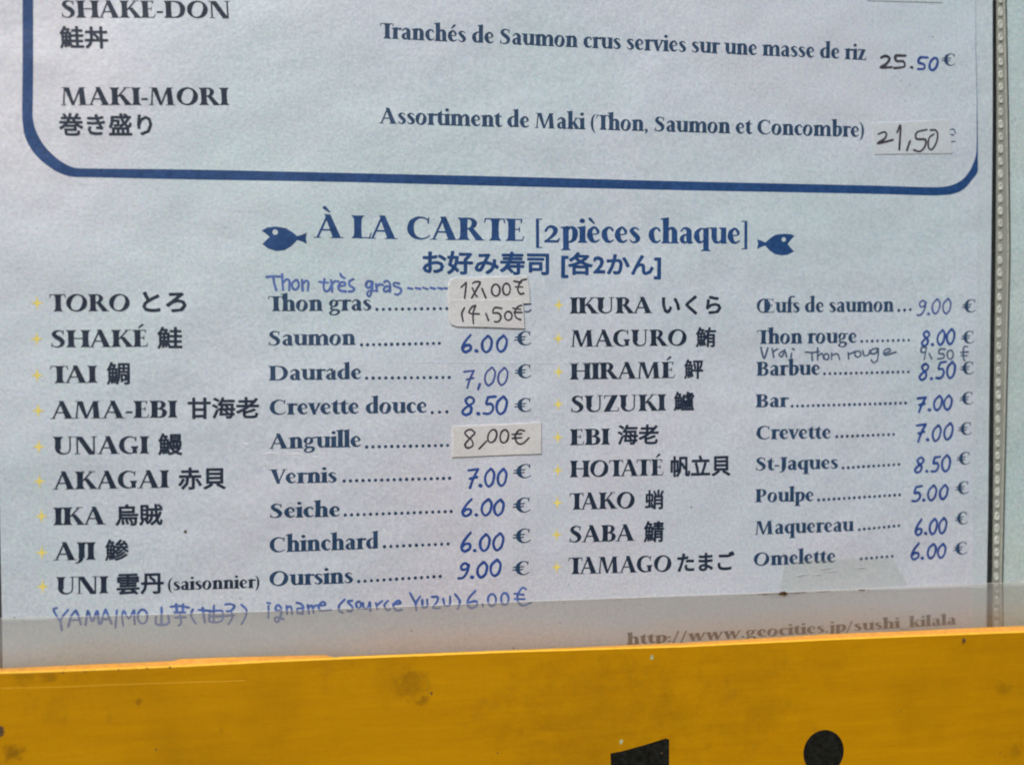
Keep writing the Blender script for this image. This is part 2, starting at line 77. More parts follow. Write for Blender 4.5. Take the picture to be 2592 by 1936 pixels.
 "specks":[[96.42,77.14,0.16],[88.75,67.05,0.12],[87.0,67.86,0.08],[91.0,66.09,0.12],[89.39,64.01,0.08],[89.9,62.71,0.14],[87.48,68.14,0.1],[85.42,65.17,0.06],[40.12,-27.75,0.22],[82.58,-31.95,0.1],[-67.64,-29.68,0.4],[12.39,-43.89,0.1],[-26.75,-17.27,0.08],[-91.09,56.12,0.06],[-7.11,-46.05,0.1],[-56.98,-43.9,0.15],[-100.78,-45.95,0.2]],
 "plate_specks":[[-18.45,-63.6,0.3],[28.87,-58.49,0.55],[22.12,-76.36,0.52],[31.19,-79.45,0.25],[102.05,-58.54,0.5],[-4.56,-77.03,0.2],[-1.2,-55.09,0.2],[-73.22,-71.65,0.2],[111.62,-84.91,0.15],[86.84,-73.83,0.15],[-90.4,-55.29,0.22],[-86.37,-55.36,0.2],[-84.68,-55.29,0.16],[-80.1,-55.31,0.22],[-76.75,-55.33,0.14],[-74.74,-55.36,0.2],[-70.38,-55.36,0.24]],
 "left_smudge":[[-102.15,-66.3]],
 "stains_shade":[[-100.08,-70.56,2.6,0.75],[-22.69,-62.21,4.5,0.4],[-20.09,-65.0,1.6,0.5],[-93.46,-55.21,2.6,0.45],[-97.65,-54.83,3,0.35],[-76.47,-61.89,1.0,0.5],[102.09,-59.09,0.8,0.6],[112.15,-70.39,2.5,0.35],[-91.97,-62.14,5,0.2],[15.87,-73.75,26,0.22],[51.27,-64.71,16,0.15],[-25.92,-60.39,7,0.18],[-60.65,-68.83,0.8,0.3],[115.43,-84.73,3,0.3],[69.65,-60.46,9,0.12]],
 "scratches":[[[-102.0,-57.74],[-93.36,-58.08],[-77.91,-58.34],[-55.94,-58.86]],[[-88.14,-55.34],[-88.02,-57.3]],[[-19.34,-59.1],[-19.1,-62.41],[-19.19,-65.29]]],
 "wrinkle":[[[-52.75,-14.43],[-51.95,-14.28],[-51.0,-14.05],[-49.89,-14.0],[-49.01,-14.26],[-47.98,-14.6]],[[-47.66,-14.45],[-46.38,-14.31],[-45.26,-14.25],[-44.22,-14.52],[-43.02,-14.78]],[[-56.35,-11.6],[-55.57,-12.02],[-54.78,-12.36]],[[-38.06,2.64],[-37.57,3.04],[-37.08,3.69],[-36.68,4.18]],[[-42.62,-15.04],[-41.41,-14.98],[-40.44,-15.16]]],
 "fold":[[-30.74,4.48],[-16.69,4.32],[0.24,4.15],[8.88,4.02],[22.92,3.77]]}

def W(x, y, z): return (x*MM, y*MM, ZC+z*MM)   # page millimetres -> scene metres
# ---------------------------------------------------------------- materials
def mat(name):
    m = bpy.data.materials.new(name); m.use_nodes = True
    nt = m.node_tree; p = nt.nodes['Principled BSDF']
    return m, nt, p
def N(nt, t, **kw):
    n = nt.nodes.new(t)
    for k, v in kw.items():
        if hasattr(n, k): setattr(n, k, v)
        else: n.inputs[k.replace('_', ' ')].default_value = v
    return n
def coords(nt, sx=1, sy=1, sz=1, rot=(0,0,0)):
    g = N(nt, 'ShaderNodeNewGeometry'); mp = N(nt, 'ShaderNodeMapping')
    mp.inputs['Scale'].default_value = (sx, sy, sz); mp.inputs['Rotation'].default_value = rot
    mp.inputs['Location'].default_value = (3.3, 0, 0)
    nt.links.new(g.outputs['Position'], mp.inputs[0]); return mp.outputs[0]
def noise(nt, vec, scale, detail=3, rough=.5):
    n = N(nt, 'ShaderNodeTexNoise'); n.inputs['Scale'].default_value = scale
    n.inputs['Detail'].default_value = detail; n.inputs['Roughness'].default_value = rough
    nt.links.new(vec, n.inputs['Vector']); return n
def ramp(nt, fac, stops):
    r = N(nt, 'ShaderNodeValToRGB'); el = r.color_ramp.elements
    el[0].position, el[0].color = stops[0][0], (*stops[0][1], 1)
    el[1].position, el[1].color = stops[-1][0], (*stops[-1][1], 1)
    for p, c in stops[1:-1]:
        e = el.new(p); e.color = (*c, 1)
    nt.links.new(fac, r.inputs[0]); return r.outputs[0]
def mix(nt, a, b, fac, mode='MIX'):
    m = N(nt, 'ShaderNodeMix'); m.data_type = 'RGBA'; m.blend_type = mode
    for s, v in (('A', a), ('B', b)):
        i = [x for x in m.inputs if x.name == s and x.type == 'RGBA'][0]
        if isinstance(v, tuple): i.default_value = (*v, 1)
        else: nt.links.new(v, i)
    f = m.inputs[0]
    if isinstance(fac, float): f.default_value = fac
    else: nt.links.new(fac, f)
    return [o for o in m.outputs if o.type == 'RGBA'][0]
def grain_bump(nt, p, strength=.35, dist=.00006, coat=.0, ripple=.0030):
    v = coords(nt)
    n1 = noise(nt, v, 1500, 2, .5); n2 = noise(nt, v, 520, 1)
    a = N(nt, 'ShaderNodeMath', operation='ADD'); nt.links.new(n1.outputs[0], a.inputs[0]); nt.links.new(n2.outputs[0], a.inputs[1])
    b = N(nt, 'ShaderNodeBump'); b.inputs['Strength'].default_value = strength; b.inputs['Distance'].default_value = dist
    nt.links.new(a.outputs[0], b.inputs['Height'])
    n3 = noise(nt, coords(nt, 1, 1, 1.3, (0, .5, 0)), 14, 3, .6)   # slack film: broad soft ripples
    b2 = N(nt, 'ShaderNodeBump'); b2.inputs['Strength'].default_value = .8; b2.inputs['Distance'].default_value = ripple
    nt.links.new(n3.outputs[0], b2.inputs['Height']); nt.links.new(b.outputs[0], b2.inputs['Normal'])
    nt.links.new(b2.outputs[0], p.inputs['Normal']); nt.links.new(b2.outputs[0], p.inputs['Coat Normal'])
    p.inputs['Coat Weight'].default_value = coat; p.inputs['Coat Roughness'].default_value = .43; p.inputs['Coat IOR'].default_value = 2.2

def paper_mat(name, base, blot_a, blot_b, speck=.05, rough=.42, spec=.2, bump=.7, coat=1.0):
    m, nt, p = mat(name); v = coords(nt)
    big = noise(nt, v, 11, 3, .55)
    c = ramp(nt, big.outputs[0], [(.32, blot_a), (.5, base), (.68, blot_b)])
    # printed/embossed speckle, a few tenths of a millimetre, slightly coloured
    fine = noise(nt, v, 2100, 2, .8)
    sp = N(nt, 'ShaderNodeMix'); sp.data_type = 'RGBA'; sp.blend_type = 'OVERLAY'
    c2 = mix(nt, c, fine.outputs['Color'], speck*1.6, 'SOFT_LIGHT')
    g = noise(nt, v, 1500, 3, .8)
    c3 = mix(nt, c2, ramp(nt, g.outputs[0], [(.3, (.25, .25, .25)), (.7, (.78, .78, .78))]), speck*2.4, 'SOFT_LIGHT')
    nt.links.new(c3, p.inputs['Base Color']); p.inputs['Roughness'].default_value = rough
    p.inputs['Specular IOR Level'].default_value = spec
    grain_bump(nt, p, bump, coat=coat)
    return m
M = {}
M['paper'] = paper_mat('sleeved_paper', (.505, .565, .618), (.455, .570, .585), (.560, .555, .605), .30)  # sleeve's front film has no mesh; its gloss is put into this coat
M['paper_next'] = paper_mat('second_page_paper', (.42, .53, .51), (.40, .53, .52), (.47, .54, .50), .4)
M['sticker'] = paper_mat('sticker_paper', (.585, .580, .565), (.55, .565, .56), (.61, .59, .56), .2, .5, .2, .8)
M['pale_sticker'] = paper_mat('pale_sticker_paper', (.515, .565, .58), (.50, .565, .575), (.53, .56, .57), .2, .5, .2, .8)
M['backing'] = paper_mat('sleeve_backing', (.475, .55, .575), (.455, .555, .565), (.49, .55, .57), .30)

def ink_mat(name, c, var=.25, rough=.42, coat=0):
    m, nt, p = mat(name); v = coords(nt); n = noise(nt, v, 900, 3, .7)
    d = tuple(x*(1-var) for x in c); l = tuple(x*(1+var)+.012 for x in c)
    nt.links.new(ramp(nt, n.outputs[0], [(.3, d), (.7, l)]), p.inputs['Base Color'])
    p.inputs['Roughness'].default_value = rough; p.inputs['Specular IOR Level'].default_value = .22
    grain_bump(nt, p, .6, coat=coat, ripple=.0030 if coat else 0); return m
M['k'] = ink_mat('dark_print', (.005, .016, .038), coat=.12)
M['n'] = ink_mat('navy_print', (.007, .038, .095), coat=.2)
M['b'] = ink_mat('blue_print', (.002, .046, .165), coat=.15)
M['star'] = ink_mat('yellow_print', (.72, .60, .15), .12)
M['h'] = ink_mat('blue_marker', (.004, .045, .23), .35, coat=.3)
M['h2'] = ink_mat('blue_pen', (.030, .060, .25), .35, coat=.4)
M['hp'] = ink_mat('blue_ballpoint', (.045, .105, .34), .4, coat=.5)
M['hb'] = ink_mat('black_pen', (.035, .030, .040), .5, coat=.2)
M['ht'] = ink_mat('teal_pen', (.035, .070, .14), .4, coat=.4)
M['mould'] = ink_mat('mould_speck', (.10, .09, .085))
M['black_paint'] = ink_mat('black_paint', (.006, .006, .003), .3, .6)

def plate_mat():
    m, nt, p = mat('yellow_painted_wood')
    v = coords(nt, 1, 1, 1); vs = coords(nt, .09, 1, 1, (0, math.radians(-.8), 0))
    s1 = noise(nt, vs, 1500, 4, .65); s2 = noise(nt, vs, 420, 3, .6)
    c = ramp(nt, s1.outputs[0], [(.25, (.425, .195, .0005)), (.5, (.475, .222, .0005)), (.78, (.53, .255, .001))])
    c = mix(nt, c, ramp(nt, s2.outputs[0], [(.3, (.42, .188, .0005)), (.7, (.52, .25, .0005))]), .5)
    b1 = noise(nt, v, 38, 5, .62)
    c = mix(nt, c, (.27, .125, .001), ramp(nt, b1.outputs[0], [(.48, (0, 0, 0)), (.80, (.6, .6, .6))]))
    b2 = noise(nt, coords(nt, 1.0, 1, .8), 90, 4, .7)
    c = mix(nt, c, (.22, .10, .01), ramp(nt, b2.outputs[0], [(.62, (0, 0, 0)), (.85, (.5, .5, .5))]))
    f = noise(nt, v, 1500, 2, .7)
    c = mix(nt, c, f.outputs['Color'], .18, 'SOFT_LIGHT')
    sn = noise(nt, v, 260, 4, .7); sw = noise(nt, v, 330, 5, .75)
    for x, z, r, k in DATA['stains_shade']:         # soaked-in marks, plus painted shading at the bottom centre, all ragged in outline
        g = N(nt, 'ShaderNodeNewGeometry'); ds = N(nt, 'ShaderNodeVectorMath', operation='DISTANCE')
        ds.inputs[1].default_value = W(x, -8, z); nt.links.new(g.outputs['Position'], ds.inputs[0])
        mr = N(nt, 'ShaderNodeMapRange'); mr.interpolation_type = 'SMOOTHSTEP'
        mr.inputs['From Min'].default_value = r*MM; mr.inputs['From Max'].default_value = r*MM*.15
        mr.inputs['To Min'].default_value = 0; mr.inputs['To Max'].default_value = k*1.6
        mb = N(nt, 'ShaderNodeMath', operation='MULTIPLY_ADD'); nt.links.new(sw.outputs[0], mb.inputs[0]); mb.inputs[1].default_value = r*MM*2.6
        ad = N(nt, 'ShaderNodeMath', operation='ADD'); mb.inputs[2].default_value = -r*MM*1.3
        nt.links.new(ds.outputs['Value'], ad.inputs[0]); nt.links.new(mb.outputs[0], ad.inputs[1])
        nt.links.new(ad.outputs[0], mr.inputs['Value'])
        mu = N(nt, 'ShaderNodeMath', operation='MULTIPLY'); nt.links.new(mr.outputs[0], mu.inputs[0]); nt.links.new(sn.outputs[0], mu.inputs[1])
        c = mix(nt, c, (.12, .055, .004), mu.outputs[0])
    nt.links.new(c, p.inputs['Base Color'])
    p.inputs['Roughness'].default_value = .5; p.inputs['Specular IOR Level'].default_value = .12
    b = N(nt, 'ShaderNodeBump'); b.inputs['Strength'].default_value = .25; b.inputs['Distance'].default_value = .0001
    nt.links.new(s1.outputs[0], b.inputs['Height']); nt.links.new(b.outputs[0], p.inputs['Normal'])
    return m
M['plate'] = plate_mat()
M['rim'] = ink_mat('lit_yellow_rim', (.80, .45, .03), .1, .4)  # brighter than the plate: light caught on the chamfer is painted in
M['ledge'] = ink_mat('orange_ledge', (.78, .33, .05), .15, .5)
M['black_paint'].node_tree.nodes['Principled BSDF'].inputs['Specular IOR Level'].default_value = .06
M['chip'] = ink_mat('pale_paint_chip', (.40, .42, .22), .2)
M['dirt'] = ink_mat('brown_dirt', (.10, .055, .02), .4, .8)
M['dark'] = ink_mat('dark_backboard', (.035, .042, .044), .3, .7)
M['crease'] = ink_mat('film_crease', (.78, .78, .80), .05, .2)

def film(name, col, trans, diff, rough, refr=.0, spec=.5, lo=None):
    m = bpy.data.materials.new(name); m.use_nodes = True; nt = m.node_tree; nt.nodes.clear()
    out = N(nt, 'ShaderNodeOutputMaterial'); tr = N(nt, 'ShaderNodeBsdfTransparent'); tr.inputs[0].default_value = (*trans, 1)
    p = N(nt, 'ShaderNodeBsdfPrincipled'); p.inputs['Roughness'].default_value = .3; p.inputs['Specular IOR Level'].default_value = spec
    v = coords(nt); g = noise(nt, v, 1400, 3, .7); g2 = noise(nt, coords(nt, .3, 1, 1.0), 60, 4, .6)
    lo = lo or tuple(x*.86 for x in col)
    c = ramp(nt, g2.outputs[0], [(.33, lo), (.68, col)])
    c = mix(nt, c, g.outputs['Color'], .14, 'SOFT_LIGHT')
    if refr > 0:                              # warm bounce light from the plate, painted in as tan towards the foot
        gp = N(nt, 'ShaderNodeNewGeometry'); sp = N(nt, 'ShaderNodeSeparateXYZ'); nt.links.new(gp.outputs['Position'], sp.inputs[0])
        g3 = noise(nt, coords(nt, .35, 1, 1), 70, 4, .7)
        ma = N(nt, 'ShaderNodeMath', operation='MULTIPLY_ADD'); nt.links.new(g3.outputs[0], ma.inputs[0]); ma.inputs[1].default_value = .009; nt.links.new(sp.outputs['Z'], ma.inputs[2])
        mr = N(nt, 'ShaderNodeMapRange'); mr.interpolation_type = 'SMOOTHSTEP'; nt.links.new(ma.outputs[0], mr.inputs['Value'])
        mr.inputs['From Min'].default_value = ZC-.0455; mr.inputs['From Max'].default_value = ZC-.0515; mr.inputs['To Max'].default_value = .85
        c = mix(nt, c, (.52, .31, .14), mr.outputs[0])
    nt.links.new(c, p.inputs['Base Color'])
    last = tr.outputs[0]
    if refr > 0:
        rf = N(nt, 'ShaderNodeBsdfRefraction'); rf.inputs['Color'].default_value = (*trans, 1)
        rf.inputs['Roughness'].default_value = rough; rf.inputs['IOR'].default_value = 1.08
        mx = N(nt, 'ShaderNodeMixShader'); mx.inputs[0].default_value = refr
        nt.links.new(tr.outputs[0], mx.inputs[1]); nt.links.new(rf.outputs[0], mx.inputs[2]); last = mx.outputs[0]
    m2 = N(nt, 'ShaderNodeMixShader'); m2.inputs[0].default_value = diff
    nt.links.new(last, m2.inputs[1]); nt.links.new(p.outputs[0], m2.inputs[2]); nt.links.new(m2.outputs[0], out.inputs[0])
    return m
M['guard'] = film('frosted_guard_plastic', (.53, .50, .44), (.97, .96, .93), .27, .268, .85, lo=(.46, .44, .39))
M['guard_edge'] = ink_mat('guard_cut_edge', (.55, .53, .48), .1, .3)
M['tape'] = film('clear_tape', (.50, .53, .50), (.97, .98, .95), .11, .1, 0)
M['seam'] = film('sleeve_seam_plastic', (.36, .37, .32), (.75, .78, .70), .75, .1, 0)
M['bead'] = ink_mat('seam_bead_plastic', (.44, .46, .40), .25, .18)

# ---------------------------------------------------------------- geometry helpers
def S(x, z):                                  # bow of the page, millimetres (minus = towards the reader)
    return -0.7*math.cos((x+10)/95.)+0.25*math.sin(z/31.+x/60.)+0.15*math.sin(x/23.+1.1)
def link(o, parent=None):
    sc.collection.objects.link(o)
    if parent is not None:
        o.parent = parent; o.matrix_parent_inverse = parent.matrix_world.inverted() if 0 else Matrix.Translation(-parent.location)
    return o
def mesh_obj(name, verts, faces, m, parent=None, smooth=False):
    me = bpy.data.meshes.new(name); me.from_pydata(verts, [], faces); me.validate()
    me.materials.append(m)
    if smooth: me.polygons.foreach_set('use_smooth', [True]*len(me.polygons))
    me.update(); return link(bpy.data.objects.new(name, me), parent)
def thing(name, label, cat, loc, group=None):
    o = bpy.data.objects.new(name, None); o.empty_display_size = .01; o.location = W(*loc); sc.collection.objects.link(o)
    o['label'] = label; o['category'] = cat
    if group: o['group'] = group
    return o
def hull(pts):
    pts = sorted(set((round(a, 5), round(b, 5)) for a, b in pts))
    def half(ps):
        h = []
        for p in ps:
            while len(h) > 1 and (h[-1][0]-h[-2][0])*(p[1]-h[-2][1])-(h[-1][1]-h[-2][1])*(p[0]-h[-2][0]) <= 1e-12: h.pop()
            h.append(p)
        return h
    a = half(pts); b = half(pts[::-1]); return a[:-1]+b[:-1]
def disc(x, y, r, n=8): return [(x+r*math.cos(2*math.pi*i/n+.2), y+r*math.sin(2*math.pi*i/n+.2)) for i in range(n)]
def smooth_path(p, step=4):
    if len(p) < 3:
        return list(p)
    closed = abs(p[0][0]-p[-1][0])+abs(p[0][1]-p[-1][1]) < 1e-6
    q = ([p[-2]]+list(p)+[p[1]]) if closed else ([tuple(2*a-b for a, b in zip(p[0], p[1]))]+list(p)+[tuple(2*a-b for a, b in zip(p[-1], p[-2]))])
    out = []
    for i in range(1, len(q)-2):
        for k in range(step):
            t = k/step
            out.append(tuple(.5*(2*b+(c-a)*t+(2*a-5*b+4*c-d)*t*t+(3*b-a-3*c+d)*t**3) for a, b, c, d in zip(q[i-1], q[i], q[i+1], q[i+2])))
    out.append(q[-2]); return out
def stroke(pts, step=4, n=8):                 # pts (x, y, width) -> convex pieces
    s = smooth_path(pts, step); r = []
    for a, b in zip(s, s[1:]):
        h = hull(disc(a[0], a[1], max(a[2], .01)/2, n)+disc(b[0], b[1], max(b[2], .01)/2, n))
        if len(h) > 2: r.append(h)
    if len(s) == 1: r.append(disc(s[0][0], s[0][1], s[0][2]/2, n))
    return r
def ccw(p):
    a = sum(x0*y1-x1*y0 for (x0, y0), (x1, y1) in zip(p, p[1:]+p[:1])); return p if a > 0 else p[::-1]
def union(polys):
    vs, fs = [], []
    for p in polys:
        p = ccw(p)
        fs.append(list(range(len(vs), len(vs)+len(p)))); vs += [Vector(q) for q in p]
    r = cdt(vs, [], fs, 1, 1e-5)
    return [(v.x, v.y) for v in r[0]], [tuple(f) for f, o in zip(r[2], r[5]) if o]

# ---------------------------------------------------------------- the printed serif face, drawn piece by piece
CW, TH, SF = .262, .07, .075
def rc(x0, y0, x1, y1): return [[(x0, y0), (x1, y0), (x1, y1), (x0, y1)]]
def dg(x0, y0, x1, y1, w0, w1=None):
    w1 = w0 if w1 is None else w1
    return [[(x0, y0), (x0+w0, y0), (x1+w1, y1), (x1, y1)]]
def st(x, y0=0, y1=1, w=CW, bl=SF, br=SF, tl=SF, tr=SF):
    p = [(x+w/2-.0, y0+.012), (x+w+br, y0)]
    if br: p += [(x+w+br, y0+.035), (x+w+.03, y0+.075), (x+w-.004, y0+.17)]
    p += [(x+w-.012, (y0+y1)/2)]
    if tr: p += [(x+w-.004, y1-.17), (x+w+.03, y1-.075), (x+w+tr, y1-.035)]
    p += [(x+w+tr, y1), (x+w/2, y1-.012), (x-tl, y1)]
    if tl: p += [(x-tl, y1-.035), (x-.03, y1-.075), (x+.004, y1-.17)]
    p += [(x+.012, (y0+y1)/2)]
    if bl: p += [(x+.004, y0+.17), (x-.03, y0+.075), (x-bl, y0+.035)]
    p += [(x-bl, y0)]
    return [p]
def sk(*p): return stroke(list(p))
def o_ring(cx, cy, rx, ry, wt, wn_, tilt=.5):
    pts = []
    for i in range(13):
        a = 2*math.pi*i/12
        w = wn_+(wt-wn_)*abs(math.cos(a+tilt*.55))**1.6
        k = w/2
        pts.append((cx+(rx-k)*math.cos(a), cy+(ry-k)*math.sin(a), w))
    return stroke(pts, 3, 10)
G = {}
G['A'] = (.90, dg(.04, 0, .385, 1.0, .08)+dg(.585, 0, .315, 1.02, .27, .19)+rc(.17, .31, .66, .385)+rc(-.04, 0, .20, .042)+rc(.50, 0, .93, .042))
G['B'] = (.74, st(.08, tr=0, br=0)+sk((.2, .96, .08), (.44, .955, .085), (.55, .87, .15), (.575, .75, .2), (.52, .61, .14), (.36, .535, .07), (.2, .53, .07))+sk((.2, .51, .07), (.44, .515, .08), (.59, .43, .16), (.615, .27, .215), (.55, .1, .15), (.4, .04, .08), (.2, .04, .08)))
def C_(): return sk((.77, .80, .05), (.70, .90, .06), (.55, .965, .075), (.38, .93, .12), (.22, .77, .19), (.165, .5, .23), (.215, .24, .2), (.37, .075, .13), (.55, .035, .075), (.70, .085, .06), (.80, .18, .05))+[[(.735, .70), (.785, .70), (.80, 1.0), (.755, .97)]]
G['C'] = (.85, C_())
G['D'] = (.98, st(.08, tr=0, br=0)+sk((.2, .96, .08), (.48, .955, .085), (.70, .87, .15), (.815, .66, .225), (.83, .46, .235), (.77, .23, .2), (.62, .075, .13), (.44, .04, .08), (.2, .04, .08)))
G['E'] = (.66, st(.08, tr=0, br=0)+rc(.2, .935, .56, .99)+rc(.2, .495, .50, .55)+rc(.2, .01, .60, .065)+[[(.52, .80), (.56, .80), (.58, .99), (.52, .99)], [(.46, .41), (.50, .41), (.50, .63), (.46, .63)], [(.56, .01), (.60, .01), (.65, .22), (.61, .22)]])
G['G'] = (.92, C_()+st(.62, .02, .44, .2, 0, 0, .06, .06))
G['H'] = (.98, st(.08)+st(.68)+rc(.28, .48, .72, .55))
G['I'] = (.38, st(.08))
G['J'] = (.40, st(.10, .12, 1, CW, 0, 0)+sk((.215, .2, .21), (.20, .02, .18), (.12, -.12, .1), (.0, -.16, .07)))
G['K'] = (.90, st(.08)+dg(.28, .45, .66, 1, .09, .09)+dg(.66, 0, .36, .60, .27, .2)+rc(.56, .958, .86, 1)+rc(.60, 0, .98, .042))
G['L'] = (.66, st(.08, br=0)+rc(.2, .01, .60, .065)+[[(.56, .01), (.61, .01), (.67, .26), (.63, .26)]])
G['M'] = (1.16, dg(.08, 0, .16, 1, .075, .06)+dg(.46, 0, .15, 1.0, .12, .23)+dg(.47, 0, .80, 1, .08, .10)+dg(.80, 0, .78, 1, .25, .20)+rc(.0, 0, .22, .042)+rc(.72, 0, 1.13, .042)+rc(.06, .958, .3, 1)+rc(.82, .958, 1.05, 1))
G['N'] = (1.0, rc(.10, 0, .175, 1)+dg(.62, -.02, .08, 1, .26, .26)+rc(.80, 0, .875, 1)+rc(.02, 0, .27, .042)+rc(.70, .958, .97, 1)+rc(-.02, .958, .2, 1))
G['O'] = (1.0, o_ring(.5, .5, .465, .515, .235, .075))
G['P'] = (.72, st(.08, tr=0)+sk((.2, .96, .08), (.44, .955, .085), (.56, .86, .16), (.585, .71, .215), (.52, .54, .14), (.36, .46, .07), (.2, .455, .06)))
G['R'] = (.88, st(.08, tr=0)+sk((.2, .96, .08), (.42, .955, .085), (.54, .87, .15), (.565, .74, .2), (.50, .58, .14), (.36, .51, .07), (.2, .505, .06))+dg(.63, 0, .33, .55, .27, .2)+rc(.6, 0, .93, .042))
G['S'] = (.66, sk((.555, .80, .05), (.50, .91, .06), (.36, .965, .08), (.215, .90, .14), (.165, .77, .185), (.24, .63, .22), (.40, .50, .24), (.50, .36, .22), (.505, .2, .17), (.40, .07, .11), (.25, .035, .07), (.12, .1, .055), (.075, .2, .05))+[[(.525, .72), (.565, .72), (.58, .99), (.54, .97)], [(.05, .02), (.09, .02), (.10, .28), (.06, .28)]])
G['T'] = (.76, st(.275, tl=.02, tr=.02)+rc(.04, .935, .73, .99)+[[(.02, .78), (.055, .78), (.10, .99), (.045, .99)], [(.715, .78), (.75, .78), (.73, .99), (.67, .99)]])
G['U'] = (.90, st(.08, .3, 1, CW, 0, 0)+sk((.192, .42, .21), (.205, .22, .19), (.31, .075, .13), (.46, .035, .085), (.62, .09, .07), (.70, .22, .065), (.715, .5, .065), (.715, .95, .065))+rc(.6, .958, .85, 1))
G['V'] = (.86, dg(.36, -.01, .07, 1, .16, .26)+dg(.38, 0, .70, 1, .07, .08)+rc(-.02, .958, .42, 1)+rc(.6, .958, .86, 1))
G['Z'] = (.80, dg(.04, .0, .45, 1, .28, .27)+rc(.08, .935, .70, .99)+rc(.06, .01, .72, .065)+[[(.06, .78), (.10, .78), (.15, .99), (.09, .99)], [(.68, .01), (.73, .01), (.77, .24), (.73, .24)]])
G['Œ'] = (1.16, o_ring(.46, .5, .43, .515, .2, .075)+rc(.50, 0, .73, 1)+rc(.7, .935, 1.06, .99)+rc(.7, .495, .99, .55)+rc(.7, .01, 1.09, .065)+[[(1.02, .80), (1.06, .80), (1.08, .99), (1.02, .99)], [(.95, .41), (.99, .41), (.99, .63), (.95, .63)], [(1.05, .01), (1.09, .01), (1.14, .22), (1.1, .22)]])
X, LW = .66, .212
def fl(x, h=X): return [[(x-.08, h-.06), (x, h-.03), (x, h-.16), (x+.06, h-.2), (x+.1, h), (x+LW, h+.015), (x+LW, h-.1), (x+.03, h-.12)]]     # calligraphic entry
def ls(x, h=X, foot=1):
    f = [(x-.055, .0), (x+LW+.055, 0), (x+LW+.055, .03), (x+LW, .09), (x+LW-.006, h*.5), (x+LW, h+.015), (x-.075, h-.045), (x-.07, h-.085), (x, h-.10), (x+.008, h*.5), (x, .09), (x-.055, .03)]
    if not foot: f = [(x+.01, 0), (x+LW, 0), (x+LW, .1), (x+LW-.006, h*.5), (x+LW, h+.015), (x-.075, h-.045), (x-.07, h-.085), (x, h-.10), (x+.008, h*.5)]
    return [f]
def arch(x, w=.40): return sk((x+.04, .46, .07), (x+w*.35, .60, .09), (x+w*.62, .60, .14), (x+w-.10+.1*0, .48, .19), (x+w-.095, .3, .19))+[[(x+w-.19, 0), (x+w+.055, 0), (x+w+.055, .03), (x+w, .09), (x+w, .4), (x+w-.195, .4), (x+w-.19, .09), (x+w-.245, .03), (x+w-.245, 0)]]
G['a'] = (.54, sk((.10, .50, .06), (.18, .60, .07), (.28, .615, .11), (.37, .52, .18), (.375, .36, .19), (.375, .15, .19), (.40, .05, .14), (.50, .05, .05))+sk((.33, .37, .06), (.19, .32, .10), (.13, .2, .16), (.16, .08, .14), (.26, .04, .08), (.34, .12, .06)))
G['b'] = (.60, ls(.08, 1.04, 0)+sk((.24, .50, .07), (.34, .61, .09), (.46, .54, .16), (.49, .34, .2), (.44, .13, .15), (.32, .035, .08), (.2, .03, .08), (.12, .03, .05)))
G['c'] = (.48, sk((.42, .50, .08), (.36, .60, .08), (.25, .60, .10), (.15, .47, .17), (.14, .30, .2), (.20, .11, .16), (.32, .045, .09), (.44, .12, .05)))
G['d'] = (.62, [[(.36, .0), (.57, .03), (.60, .05), (.56, .09), (.56, 1.06), (.29, 1.0), (.29, .97), (.365, .95)]]+sk((.38, .60, .06), (.28, .60, .08), (.15, .46, .16), (.135, .28, .2), (.19, .10, .15), (.28, .05, .08), (.38, .13, .07)))
G['e'] = (.52, sk((.12, .335, .05), (.38, .36, .055), (.41, .47, .11), (.32, .605, .09), (.24, .60, .10), (.145, .47, .16), (.135, .29, .2), (.20, .11, .16), (.32, .045, .09), (.45, .12, .05)))
G['f'] = (.36, sk((.44, .98, .1), (.33, 1.01, .09), (.22, .92, .13), (.19, .72, .18), (.19, .5, .19))+[[(.09, .5), (.28, .5), (.285, .08), (.34, .03), (.34, 0), (.03, 0), (.03, .03), (.09, .08)]]+rc(.0, .57, .38, .625))
G['g'] = (.56, o_ring(.24, .43, .205, .225, .15, .07)+sk((.38, .58, .07), (.52, .60, .09))+sk((.16, .23, .06), (.11, .14, .09), (.20, .065, .11), (.38, .045, .12), (.45, -.04, .13), (.38, -.19, .10), (.22, -.24, .07), (.10, -.18, .1), (.10, -.07, .1), (.20, .02, .06)))
G['h'] = (.64, ls(.08, 1.04)+arch(.18))
G['i'] = (.31, ls(.06)+[disc(.16, .87, .095, 10)])
G['j'] = (.30, [[(.08, .1), (.26, .0), (.26, .66), (.0, .61), (.0, .57), (.08, .55)]]+sk((.17, .1, .18), (.13, -.14, .13), (.0, -.22, .06))+[disc(.16, .87, .095, 10)])
G['k'] = (.62, ls(.08, 1.04)+dg(.25, .28, .45, .65, .08)+dg(.42, 0, .26, .42, .22, .16)+rc(.38, 0, .66, .035)+rc(.38, .62, .60, .655))
G['l'] = (.31, ls(.06, 1.04))
G['m'] = (.98, ls(.08)+arch(.18)+arch(.52))
G['n'] = (.64, ls(.08)+arch(.18))
G['o'] = (.58, o_ring(.28, .32, .26, .345, .185, .07))
G['p'] = (.60, [[(.02, -.30), (.34, -.30), (.34, -.27), (.28, -.23), (.275, .3), (.28, .67), (.0, .62), (.0, .58), (.08, .56), (.085, -.23), (.02, -.27)]]+sk((.24, .50, .07), (.34, .61, .09), (.46, .54, .16), (.49, .34, .2), (.44, .13, .15), (.32, .035, .08), (.22, .06, .06)))
